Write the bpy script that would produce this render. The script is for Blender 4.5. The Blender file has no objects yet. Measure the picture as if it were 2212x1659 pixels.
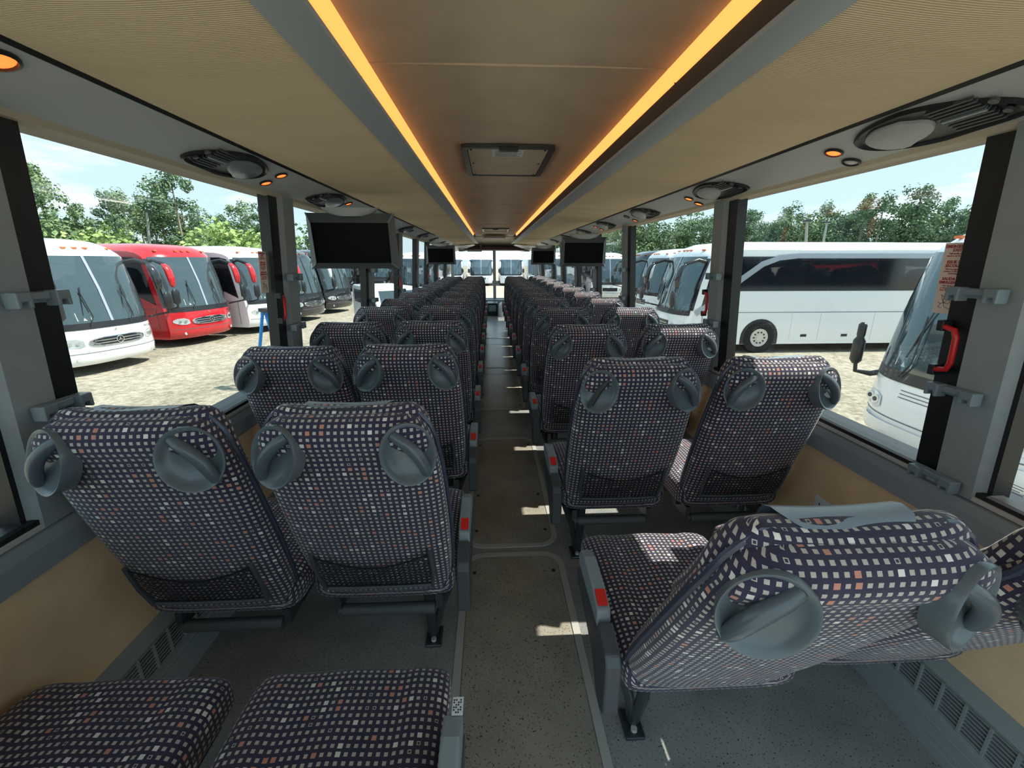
import bpy, math, random
from mathutils import Vector, Matrix
random.seed(7)
sc = bpy.context.scene
C = sc.collection
PI = math.pi
# ------------------------------------------------------------------ camera, sky, sun, exposure
cam = bpy.data.objects.new('camera', bpy.data.cameras.new('camera')); C.objects.link(cam)
cam.data.sensor_width = 36.0; cam.data.lens = 36.0 * 920.0 / 2212.0
cam.data.clip_start = 0.02; cam.data.clip_end = 600
cam.location = (-0.10, 0.0, 1.40)
_p, _a = math.radians(16.155), math.radians(2.7496)
cam.rotation_euler = (PI / 2 - _p, 0, -_a)
sc.camera = cam
sc.view_settings.view_transform = 'Standard'; sc.view_settings.look = 'None'
sc.view_settings.gamma = 1.0; sc.view_settings.use_curve_mapping = False
sc.view_settings.exposure = 2.38
SUN_STRENGTH = 1.85
SKY_STRENGTH = 0.42
sun = bpy.data.objects.new('sun', bpy.data.lights.new('sun', 'SUN')); C.objects.link(sun)
sun.data.energy = SUN_STRENGTH; sun.data.angle = math.radians(0.6); sun.data.color = (1.0, 0.96, 0.88)
_d = Vector((-1.0, -0.015, -1.39)).normalized()
sun.rotation_euler = _d.to_track_quat('-Z', 'Y').to_euler()

w = bpy.data.worlds.new('sky'); sc.world = w; w.use_nodes = True
nt = w.node_tree; nt.nodes.clear()
N = nt.nodes.new; K = nt.links.new
out = N('ShaderNodeOutputWorld'); bg = N('ShaderNodeBackground'); K(bg.outputs[0], out.inputs[0])
tc = N('ShaderNodeTexCoord'); sp = N('ShaderNodeSeparateXYZ'); K(tc.outputs['Generated'], sp.inputs[0])
rp = N('ShaderNodeValToRGB'); K(sp.outputs[2], rp.inputs[0])
el = rp.color_ramp.elements
el[0].position = 0.0; el[0].color = (0.54, 0.69, 0.74, 1)
el[1].position = 1.0; el[1].color = (0.36, 0.50, 0.66, 1)
e = el.new(0.10); e.color = (0.45, 0.61, 0.69, 1)
e = el.new(0.35); e.color = (0.40, 0.60, 0.72, 1)
mp = N('ShaderNodeMapping'); mp.inputs['Scale'].default_value = (1.6, 1.6, 7.0); K(tc.outputs['Generated'], mp.inputs[0])
nz = N('ShaderNodeTexNoise'); nz.inputs['Scale'].default_value = 3.0; nz.inputs['Detail'].default_value = 8; K(mp.outputs[0], nz.inputs[0])
cr = N('ShaderNodeValToRGB'); K(nz.outputs[0], cr.inputs[0])
cr.color_ramp.elements[0].position = 0.56; cr.color_ramp.elements[0].color = (0, 0, 0, 1)
cr.color_ramp.elements[1].position = 0.70; cr.color_ramp.elements[1].color = (1, 1, 1, 1)
mx = N('ShaderNodeMixRGB'); K(cr.outputs[0], mx.inputs[0]); K(rp.outputs[0], mx.inputs[1]); mx.inputs[2].default_value = (0.74, 0.86, 0.92, 1)
K(mx.outputs[0], bg.inputs[0]); bg.inputs[1].default_value = SKY_STRENGTH

# ------------------------------------------------------------------ materials
MAT = {}
def srgb(c):
    return tuple(((v / 255.0) / 12.92 if v <= 10 else ((v / 255.0 + 0.055) / 1.055) ** 2.4) for v in c)
def mat(name, col=(128, 128, 128), rough=0.5, metal=0.0, noise=0.0, nscale=20.0, bump=0.0, bscale=200.0, emit=None, estr=1.0, spec=0.5, coat=0.0, alpha=None, col2=None):
    if name in MAT: return MAT[name]
    m = bpy.data.materials.new(name); m.use_nodes = True; t = m.node_tree
    b = t.nodes['Principled BSDF']
    c = srgb(col)
    b.inputs['Base Color'].default_value = (*c, 1); b.inputs['Roughness'].default_value = rough
    b.inputs['Metallic'].default_value = metal; b.inputs['Specular IOR Level'].default_value = spec
    if coat: b.inputs['Coat Weight'].default_value = coat; b.inputs['Coat Roughness'].default_value = 0.05
    if noise or bump:
        tcn = t.nodes.new('ShaderNodeTexCoord')
    if noise:
        n = t.nodes.new('ShaderNodeTexNoise'); n.inputs['Scale'].default_value = nscale; n.inputs['Detail'].default_value = 6
        t.links.new(tcn.outputs['Object'], n.inputs[0])
        r = t.nodes.new('ShaderNodeValToRGB'); t.links.new(n.outputs[0], r.inputs[0])
        lo = tuple(max(0, v * (1 - noise)) for v in c); hi = tuple(min(1, v * (1 + noise)) for v in c)
        if col2: hi = srgb(col2)
        r.color_ramp.elements[0].position = 0.33; r.color_ramp.elements[1].position = 0.67
        r.color_ramp.elements[0].color = (*lo, 1); r.color_ramp.elements[1].color = (*hi, 1)
        t.links.new(r.outputs[0], b.inputs['Base Color'])
    if bump:
        n2 = t.nodes.new('ShaderNodeTexNoise'); n2.inputs['Scale'].default_value = bscale; n2.inputs['Detail'].default_value = 3
        t.links.new(tcn.outputs['Object'], n2.inputs[0])
        bp = t.nodes.new('ShaderNodeBump'); bp.inputs['Strength'].default_value = bump; bp.inputs['Distance'].default_value = 0.002
        t.links.new(n2.outputs[0], bp.inputs['Height']); t.links.new(bp.outputs[0], b.inputs['Normal'])
    if emit:
        b.inputs['Emission Color'].default_value = (*srgb(emit), 1); b.inputs['Emission Strength'].default_value = estr
    MAT[name] = m
    return m

def fabric():
    m = bpy.data.materials.new('checked fabric'); m.use_nodes = True; t = m.node_tree; b = t.nodes['Principled BSDF']
    N = t.nodes.new; K = t.links.new
    b.inputs['Roughness'].default_value = 0.9; b.inputs['Specular IOR Level'].default_value = 0.2
    b.inputs['Sheen Weight'].default_value = 0.25; b.inputs['Sheen Roughness'].default_value = 0.5
    uv = N('ShaderNodeUVMap'); uv.uv_map = 'UVMap'
    sv = N('ShaderNodeVectorMath'); sv.operation = 'SCALE'; sv.inputs['Scale'].default_value = 1 / 0.0155; K(uv.outputs[0], sv.inputs[0])
    fl = N('ShaderNodeVectorMath'); fl.operation = 'FLOOR'; K(sv.outputs[0], fl.inputs[0])
    fr = N('ShaderNodeVectorMath'); fr.operation = 'FRACTION'; K(sv.outputs[0], fr.inputs[0])
    su = N('ShaderNodeVectorMath'); su.operation = 'SUBTRACT'; su.inputs[1].default_value = (.5, .5, .5); K(fr.outputs[0], su.inputs[0])
    ab = N('ShaderNodeVectorMath'); ab.operation = 'ABSOLUTE'; K(su.outputs[0], ab.inputs[0])
    s = N('ShaderNodeSeparateXYZ'); K(ab.outputs[0], s.inputs[0])
    def M(op, a, bb=None):
        n = N('ShaderNodeMath'); n.operation = op
        for i, v in enumerate((a, bb)):
            if v is None: continue
            if isinstance(v, (int, float)): n.inputs[i].default_value = v
            else: K(v, n.inputs[i])
        return n.outputs[0]
    d = M('MAXIMUM', s.outputs[0], s.outputs[1])
    wn = N('ShaderNodeTexWhiteNoise'); wn.noise_dimensions = '3D'; K(fl.outputs[0], wn.inputs['Vector'])
    r = wn.outputs['Value']
    org = M('GREATER_THAN', r, 0.955)
    wht = M('MULTIPLY', M('GREATER_THAN', r, 0.90), M('LESS_THAN', r, 0.955))
    hol = M('MULTIPLY', M('GREATER_THAN', r, 0.85), M('LESS_THAN', r, 0.90))
    big = M('ADD', org, wht)
    size = M('ADD', 0.24, M('MULTIPLY', big, 0.07))
    sq = M('LESS_THAN', d, size)
    hole = M('MULTIPLY', hol, M('LESS_THAN', d, 0.14))
    sq = M('MULTIPLY', sq, M('SUBTRACT', 1.0, hole))
    def mixc(f, a, bb):
        n = N('ShaderNodeMixRGB'); K(f, n.inputs[0])
        for i, v in ((1, a), (2, bb)):
            if isinstance(v, tuple): n.inputs[i].default_value = (*v, 1)
            else: K(v, n.inputs[i])
        return n.outputs[0]
    c = mixc(wht, srgb((186, 175, 167)), srgb((228, 222, 214)))
    c = mixc(org, c, srgb((198, 136, 116)))
    nn = N('ShaderNodeTexNoise'); nn.inputs['Scale'].default_value = 9.0; K(uv.outputs[0], nn.inputs[0])
    base = mixc(nn.outputs[0], srgb((44, 43, 66)), srgb((60, 56, 74)))
    c = mixc(sq, base, c)
    K(c, b.inputs['Base Color'])
    n2 = N('ShaderNodeTexNoise'); n2.inputs['Scale'].default_value = 900.0; K(uv.outputs[0], n2.inputs[0])
    bp = N('ShaderNodeBump'); bp.inputs['Strength'].default_value = 0.35; bp.inputs['Distance'].default_value = 0.001
    hh = M('ADD', n2.outputs[0], M('MULTIPLY', sq, 0.6)); K(hh, bp.inputs['Height']); K(bp.outputs[0], b.inputs['Normal'])
    MAT['fabric'] = m; return m
def ribfabric():     # tan woven lining of the rack and ceiling
    m = bpy.data.materials.new('tan woven lining'); m.use_nodes = True; t = m.node_tree; b = t.nodes['Principled BSDF']
    N = t.nodes.new; K = t.links.new
    b.inputs['Roughness'].default_value = 0.95; b.inputs['Specular IOR Level'].default_value = 0.15
    tc = N('ShaderNodeTexCoord'); mp = N('ShaderNodeMapping'); mp.inputs['Scale'].default_value = (160, 160, 160); K(tc.outputs['Object'], mp.inputs[0])
    wv = N('ShaderNodeTexWave'); wv.wave_type = 'BANDS'; wv.bands_direction = 'Y'; wv.inputs['Scale'].default_value = 0.35; wv.inputs['Distortion'].default_value = .7; wv.inputs['Detail'].default_value = 3
    K(mp.outputs[0], wv.inputs[0])
    mp2 = N('ShaderNodeMapping'); mp2.inputs['Scale'].default_value = (1.2, 4.0, 1.2); K(tc.outputs['Object'], mp2.inputs[0])
    n = N('ShaderNodeTexNoise'); n.inputs['Scale'].default_value = 1.6; n.inputs['Detail'].default_value = 5; K(mp2.outputs[0], n.inputs[0])
    r = N('ShaderNodeValToRGB'); K(n.outputs[0], r.inputs[0]); r.color_ramp.elements[0].position = .3; r.color_ramp.elements[1].position = .7
    r.color_ramp.elements[0].color = (*srgb((222, 200, 166)), 1); r.color_ramp.elements[1].color = (*srgb((232, 211, 178)), 1)
    mx = N('ShaderNodeMixRGB'); mx.blend_type = 'MULTIPLY'; mx.inputs[0].default_value = 0.12; K(r.outputs[0], mx.inputs[1]); K(wv.outputs[0], mx.inputs[2])
    K(mx.outputs[0], b.inputs['Base Color'])
    bp = N('ShaderNodeBump'); bp.inputs['Strength'].default_value = .5; bp.inputs['Distance'].default_value = .002; K(wv.outputs[0], bp.inputs['Height']); K(bp.outputs[0], b.inputs['Normal'])
    MAT['rib'] = m; return m
def speckle(name, c1, c2, cs, cl):
    m = bpy.data.materials.new(name); m.use_nodes = True; t = m.node_tree; b = t.nodes['Principled BSDF']
    N = t.nodes.new; K = t.links.new
    b.inputs['Roughness'].default_value = 0.30
    tc = N('ShaderNodeTexCoord')
    n = N('ShaderNodeTexNoise'); n.inputs['Scale'].default_value = 5; n.inputs['Detail'].default_value = 8; K(tc.outputs['Object'], n.inputs[0])
    r = N('ShaderNodeValToRGB'); K(n.outputs[0], r.inputs[0]); r.color_ramp.elements[0].position = .35; r.color_ramp.elements[1].position = .65
    r.color_ramp.elements[0].color = (*srgb(c1), 1); r.color_ramp.elements[1].color = (*srgb(c2), 1)
    last = r.outputs[0]
    for sc_, th, col in ((170, .67, cs), (200, .68, cl)):
        k = N('ShaderNodeTexNoise'); k.inputs['Scale'].default_value = sc_; k.inputs['Detail'].default_value = 1; K(tc.outputs['Object'], k.inputs[0])
        g = N('ShaderNodeMath'); g.operation = 'GREATER_THAN'; g.inputs[1].default_value = th; K(k.outputs[0], g.inputs[0])
        x = N('ShaderNodeMixRGB'); K(g.outputs[0], x.inputs[0]); K(last, x.inputs[1]); x.inputs[2].default_value = (*srgb(col), 1); last = x.outputs[0]
    K(last, b.inputs['Base Color'])
    MAT[name] = m; return m
def glassmat(name, tint, refl):
    m = bpy.data.materials.new(name); m.use_nodes = True; t = m.node_tree; t.nodes.clear()
    N = t.nodes.new; K = t.links.new
    o = N('ShaderNodeOutputMaterial'); a = N('ShaderNodeBsdfTransparent'); a.inputs[0].default_value = (*tint, 1)
    g = N('ShaderNodeBsdfGlossy'); g.inputs['Roughness'].default_value = 0.02; g.inputs[0].default_value = (1, 1, 1, 1)
    f = N('ShaderNodeLayerWeight'); f.inputs[0].default_value = 0.5
    pw = N('ShaderNodeMath'); pw.operation = 'POWER'; pw.inputs[1].default_value = 5.0; K(f.outputs['Facing'], pw.inputs[0])
    mu = N('ShaderNodeMath'); mu.operation = 'MULTIPLY_ADD'; mu.inputs[1].default_value = 0.55 * refl; mu.inputs[2].default_value = 0.045; K(pw.outputs[0], mu.inputs[0])
    mx = N('ShaderNodeMixShader'); K(mu.outputs[0], mx.inputs[0]); K(a.outputs[0], mx.inputs[1]); K(g.outputs[0], mx.inputs[2])
    K(mx.outputs[0], o.inputs[0]); MAT[name] = m; return m
def gravelmat():
    m = bpy.data.materials.new('pale gravel'); m.use_nodes = True; t = m.node_tree; b = t.nodes['Principled BSDF']
    N = t.nodes.new; K = t.links.new; b.inputs['Roughness'].default_value = 1.0; b.inputs['Specular IOR Level'].default_value = 0.1
    tc = N('ShaderNodeTexCoord')
    a = N('ShaderNodeTexNoise'); a.inputs['Scale'].default_value = 7; a.inputs['Detail'].default_value = 12; a.inputs['Roughness'].default_value = .75; K(tc.outputs['Object'], a.inputs[0])
    mp = N('ShaderNodeMapping'); mp.inputs['Scale'].default_value = (.8, .15, 1); mp.inputs['Rotation'].default_value = (0, 0, 1.2); K(tc.outputs['Object'], mp.inputs[0])
    c = N('ShaderNodeTexNoise'); c.inputs['Scale'].default_value = .8; c.inputs['Detail'].default_value = 6; K(mp.outputs[0], c.inputs[0])
    r = N('ShaderNodeValToRGB'); K(a.outputs[0], r.inputs[0]); r.color_ramp.elements[0].position = .38; r.color_ramp.elements[1].position = .62
    r.color_ramp.elements[0].color = (*srgb((130, 124, 110)), 1); r.color_ramp.elements[1].color = (*srgb((190, 184, 167)), 1)
    r2 = N('ShaderNodeValToRGB'); K(c.outputs[0], r2.inputs[0]); r2.color_ramp.elements[0].position = .35; r2.color_ramp.elements[1].position = .6
    r2.color_ramp.elements[0].color = (.78, .78, .76, 1); r2.color_ramp.elements[1].color = (1, 1, 1, 1)
    x = N('ShaderNodeMixRGB'); x.blend_type = 'MULTIPLY'; x.inputs[0].default_value = 1; K(r.outputs[0], x.inputs[1]); K(r2.outputs[0], x.inputs[2])
    K(x.outputs[0], b.inputs['Base Color'])
    bp = N('ShaderNodeBump'); bp.inputs['Strength'].default_value = .6; bp.inputs['Distance'].default_value = .03; K(a.outputs[0], bp.inputs['Height']); K(bp.outputs[0], b.inputs['Normal'])
    MAT['gravel'] = m; return m
def leafmat(name, c1, c2):
    m = bpy.data.materials.new(name); m.use_nodes = True; t = m.node_tree; b = t.nodes['Principled BSDF']
    N = t.nodes.new; K = t.links.new; b.inputs['Roughness'].default_value = .8; b.inputs['Specular IOR Level'].default_value = .15
    tc = N('ShaderNodeTexCoord'); n = N('ShaderNodeTexNoise'); n.inputs['Scale'].default_value = 1.3; n.inputs['Detail'].default_value = 4; K(tc.outputs['Object'], n.inputs[0])
    r = N('ShaderNodeValToRGB'); K(n.outputs[0], r.inputs[0]); r.color_ramp.elements[0].position = .35; r.color_ramp.elements[1].position = .65
    r.color_ramp.elements[0].color = (*srgb(c1), 1); r.color_ramp.elements[1].color = (*srgb(c2), 1); K(r.outputs[0], b.inputs['Base Color'])
    b.inputs['Subsurface Weight'].default_value = 0.0
    MAT[name] = m; return m
fabric(); ribfabric(); gravelmat()
speckle('floor vinyl', (136, 137, 135), (158, 158, 154), (50, 50, 52), (150, 148, 142))
speckle('hatch vinyl', (146, 139, 127), (166, 158, 145), (66, 60, 54), (170, 164, 148))
glassmat('window glass', (0.76, 0.77, 0.74), 1.0); glassmat('windshield glass', (0.97, 0.98, 0.98), .6)
mat('trim grey', (140, 148, 154), .45, bump=.15, bscale=900)
mat('pillar grey', (140, 146, 148), .6, noise=.05, bump=.2, bscale=900)
mat('psu grey', (176, 180, 182), .5, bump=.1, bscale=900)
mat('tan wall', (226, 194, 154), .9, noise=.06, nscale=9, bump=.3, bscale=600)
mat('ceiling lining', (208, 193, 170), .8, noise=.06, nscale=6, bump=.2, bscale=700)
mat('light tan edge', (190, 178, 156), .8)
mat('black rubber', (22, 23, 25), .45)
mat('black plastic', (32, 34, 37), .4)
mat('dark plastic', (70, 75, 79), .45, bump=.15, bscale=800)
mat('grey plastic', (118, 130, 137), .30, bump=.08, bscale=900)
mat('cap grey', (142, 152, 156), .32)
mat('handle grey', (94, 104, 110), .26)
mat('bar grey', (80, 90, 97), .28)
mat('aluminium', (186, 184, 178), .4, .1)
mat('duct metal', (146, 152, 152), .45, 0)
mat('dark metal', (70, 74, 78), .35, .5)
mat('rack dark', (150, 140, 130), .8)
mat('rail metal', (158, 166, 172), .5, .05)
mat('red plastic', (196, 30, 34), .35)
mat('red button', (225, 40, 35), .4)
mat('white plastic', (220, 222, 226), .5)
mat('paper', (226, 206, 196), .7)
mat('white paper', (225, 228, 232), .7)
mat('print red', (170, 60, 60), .7)
mat('print black', (50, 48, 50), .7)
mat('screen black', (5, 5, 7), .5, spec=.12)
mat('leather grey', (140, 156, 170), .35, bump=.2, bscale=60)
mat('piping', (58, 64, 82), .3)
mat('net black', (14, 14, 20), .8)
mat('lens orange', (255, 150, 90), .5, emit=(255, 120, 50), estr=.35)
mat('lens unlit', (190, 192, 190), .3)
mat('strip glow', (200, 130, 70), .5, emit=(255, 158, 78), estr=.34)
mat('dust white', (230, 235, 238), .5)

# ------------------------------------------------------------------ mesh helper
class MB:
    def __init__(s): s.v = []; s.f = []; s.uv = None
    def add(s, vs, fs, M=None):
        n = len(s.v)
        s.v += [tuple(M @ Vector(p)) if M else tuple(p) for p in vs]
        s.f += [tuple(n + i for i in f) for f in fs]
        return s
    def box(s, x0, x1, y0, y1, z0, z1, M=None):
        vs = [(x0, y0, z0), (x1, y0, z0), (x1, y1, z0), (x0, y1, z0), (x0, y0, z1), (x1, y0, z1), (x1, y1, z1), (x0, y1, z1)]
        return s.add(vs, [(0, 3, 2, 1), (4, 5, 6, 7), (0, 1, 5, 4), (1, 2, 6, 5), (2, 3, 7, 6), (3, 0, 4, 7)], M)
    def prism(s, poly, a0, a1, axis='y', M=None):
        # poly in the two other axes; extruded along axis
        n = len(poly)
        def P(p, a):
            if axis == 'y': return (p[0], a, p[1])
            if axis == 'x': return (a, p[0], p[1])
            return (p[0], p[1], a)
        vs = [P(p, a0) for p in poly] + [P(p, a1) for p in poly]
        fs = [tuple(range(n)), tuple(range(2 * n - 1, n - 1, -1))] + [(i, i + n, (i + 1) % n + n, (i + 1) % n) for i in range(n)]
        return s.add(vs, fs, M)
    def tube(s, pts, r, n=8, M=None, flat=1.0, cap=True):
        pts = [Vector(p) for p in pts]; vs = []; fs = []
        rr = r if isinstance(r, (list, tuple)) else [r] * len(pts)
        up = None
        for i, p in enumerate(pts):
            d = (pts[min(i + 1, len(pts) - 1)] - pts[max(i - 1, 0)]).normalized()
            if up is None:
                up = Vector((0, 0, 1)) if abs(d.z) < .9 else Vector((1, 0, 0))
            a = d.cross(up).normalized(); b = a.cross(d).normalized(); up = b
            for k in range(n):
                t = 2 * PI * k / n
                vs.append(tuple(p + a * (rr[i] * math.cos(t)) + b * (rr[i] * flat * math.sin(t))))
        for i in range(len(pts) - 1):
            for k in range(n):
                fs.append((i * n + k, i * n + (k + 1) % n, (i + 1) * n + (k + 1) % n, (i + 1) * n + k))
        if cap:
            fs.append(tuple(range(n - 1, -1, -1))); fs.append(tuple((len(pts) - 1) * n + k for k in range(n)))
        return s.add(vs, fs, M)
    def cyl(s, c, r, h, axis='z', n=16, M=None):
        c = Vector(c); a = {'x': Vector((1, 0, 0)), 'y': Vector((0, 1, 0)), 'z': Vector((0, 0, 1))}[axis] * (h / 2)
        return s.tube([c - a, c + a], r, n, M)
    def rings(s, rings, M=None, cap0=True, cap1=True, close=True):
        n = len(rings[0]); vs = [p for r in rings for p in r]; fs = []
        for i in range(len(rings) - 1):
            for k in range(n if close else n - 1):
                fs.append((i * n + k, i * n + (k + 1) % n, (i + 1) * n + (k + 1) % n, (i + 1) * n + k))
        if cap0: fs.append(tuple(range(n - 1, -1, -1)))
        if cap1: fs.append(tuple((len(rings) - 1) * n + k for k in range(n)))
        return s.add(vs, fs, M)
    def grid(s, fn, nu, nv, M=None):
        vs = [fn(i / nu, j / nv) for j in range(nv + 1) for i in range(nu + 1)]
        fs = [(j * (nu + 1) + i, j * (nu + 1) + i + 1, (j + 1) * (nu + 1) + i + 1, (j + 1) * (nu + 1) + i) for j in range(nv) for i in range(nu)]
        return s.add(vs, fs, M)
    def build(s, name, m, parent=None, smooth=False, loc=None, kind=None, bevel=0, uvs=None, label=None):
        me = bpy.data.meshes.new(name); me.from_pydata(s.v, [], s.f); me.update()
        if m: me.materials.append(MAT[m] if isinstance(m, str) else m)
        if uvs:
            l = me.uv_layers.new(name='UVMap')
            k = 0
            for f in uvs:
                for q in f: l.data[k].uv = q; k += 1
        if smooth:
            me.polygons.foreach_set('use_smooth', [True] * len(me.polygons))
            try: me.set_sharp_from_angle(angle=math.radians(50))
            except Exception: pass
        o = bpy.data.objects.new(name, me); C.objects.link(o)
        if parent: o.parent = parent
        if loc: o.location = loc
        if kind: o['kind'] = kind
        if label: o['label'] = label
        if bevel:
            b = o.modifiers.new('bevel', 'BEVEL'); b.width = bevel; b.segments = 2; b.limit_method = 'ANGLE'; b.angle_limit = math.radians(35)
        return o
def thing(name, label, cat, loc=(0, 0, 0), rotz=0, group=None, kind=None):
    o = bpy.data.objects.new(name, None); C.objects.link(o); o.location = loc; o.rotation_euler = (0, 0, rotz)
    if label: o['label'] = label
    if cat: o['category'] = cat
    if group: o['group'] = group
    if kind: o['kind'] = kind
    return o
def tag(o, label, cat, group=None):
    o['label'] = label; o['category'] = cat
    if group: o['group'] = group
    return o
def copy_tree(o, parent=None):
    c = o.copy(); C.objects.link(c); c.parent = parent
    for ch in list(o.children): copy_tree(ch, c)
    return c
def poly_flat(mb, pts, M=None): mb.add(pts, [tuple(range(len(pts)))], M)
def text(s, size, m, parent, M, name='lettering', align='CENTER', ext=0.0004, bold=0.0):
    cu = bpy.data.curves.new(name, 'FONT'); cu.body = s; cu.size = size; cu.align_x = align; cu.align_y = 'CENTER'; cu.extrude = ext; cu.offset = bold
    cu.resolution_u = 2
    cu.materials.append(MAT[m]); o = bpy.data.objects.new(name, cu); C.objects.link(o)
    me = bpy.data.meshes.new_from_object(o); bpy.data.objects.remove(o)
    o = bpy.data.objects.new(name, me); C.objects.link(o); o.parent = parent; o.matrix_local = M
    return o
def basis(ex, ey, ez, o):
    return Matrix(((ex[0], ey[0], ez[0], o[0]), (ex[1], ey[1], ez[1], o[1]), (ex[2], ey[2], ez[2], o[2]), (0, 0, 0, 1)))

Y0, Y1 = -0.6, 12.3        # body ends; rear cut short and left open to let sky light in
def wx(z): return 1.21 - 0.0667 * (z - 0.8)      # inner face of the side wall at height z
SIDES = ((-1, 'left'), (1, 'right'))
# ------------------------------------------------------------------ floor and hatches
fl = MB().box(-1.3, 1.3, Y0, 11.3, -0.06, 0.0).build('floor', 'floor vinyl', kind='structure')
def rrect(x0, x1, y0, y1, r, n=6):
    p = []
    for cx, cy, a0 in ((x1 - r, y1 - r, 0), (x0 + r, y1 - r, 90), (x0 + r, y0 + r, 180), (x1 - r, y0 + r, 270)):
        for k in range(n + 1):
            a = math.radians(a0 + 90 * k / n); p.append((cx + r * math.cos(a), cy + r * math.sin(a)))
    return p
HN = ['nearest the camera, with a bright sun patch', 'second from the camera', 'third from the camera', 'fourth from the camera', 'farthest, before the dashboard']
for i, (a, b) in enumerate([(-0.55, 1.805), (1.845, 3.235), (3.92, 5.30), (5.62, 7.3), (7.9, 9.6)]):
    t = thing('floor_hatch', 'grey speckled aisle hatch in metal edging, ' + HN[i], 'hatch', (-0.01, (a + b) / 2, 0.0), group='aisle floor hatches')
    h = (b - a) / 2
    o_, i_ = rrect(-.242, .242, -h, h, .10), rrect(-.214, .214, -h + .028, h - .028, .075)
    n = len(o_); m = MB()
    vs = [(*p, .004) for p in o_] + [(*p, .004) for p in i_] + [(*p, 0) for p in o_] + [(*p, 0) for p in i_]
    fs = []
    for k in range(n):
        j = (k + 1) % n
        fs += [(k, j, n + j, n + k), (2 * n + k, 2 * n + j, j, k), (n + k, n + j, 3 * n + j, 3 * n + k)]
    m.add(vs, fs); m.build('metal_edging', 'aluminium', t)
    i2 = rrect(-.210, .210, -h + .032, h - .032, .072)
    MB().prism(i2, 0.0, .003, 'z').build('hatch_panel', 'hatch vinyl', t)
    s = MB()
    for sx in (-.185, .185):
        for sy in (-h + .14, h - .14, -h + .5):
            s.cyl((sx, sy, .004), .009, .004, 'z', 12); s.cyl((sx, sy, .005), .004, .005, 'z', 6)
    s.build('screws', 'dark metal', t, kind='stuff')

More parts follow.
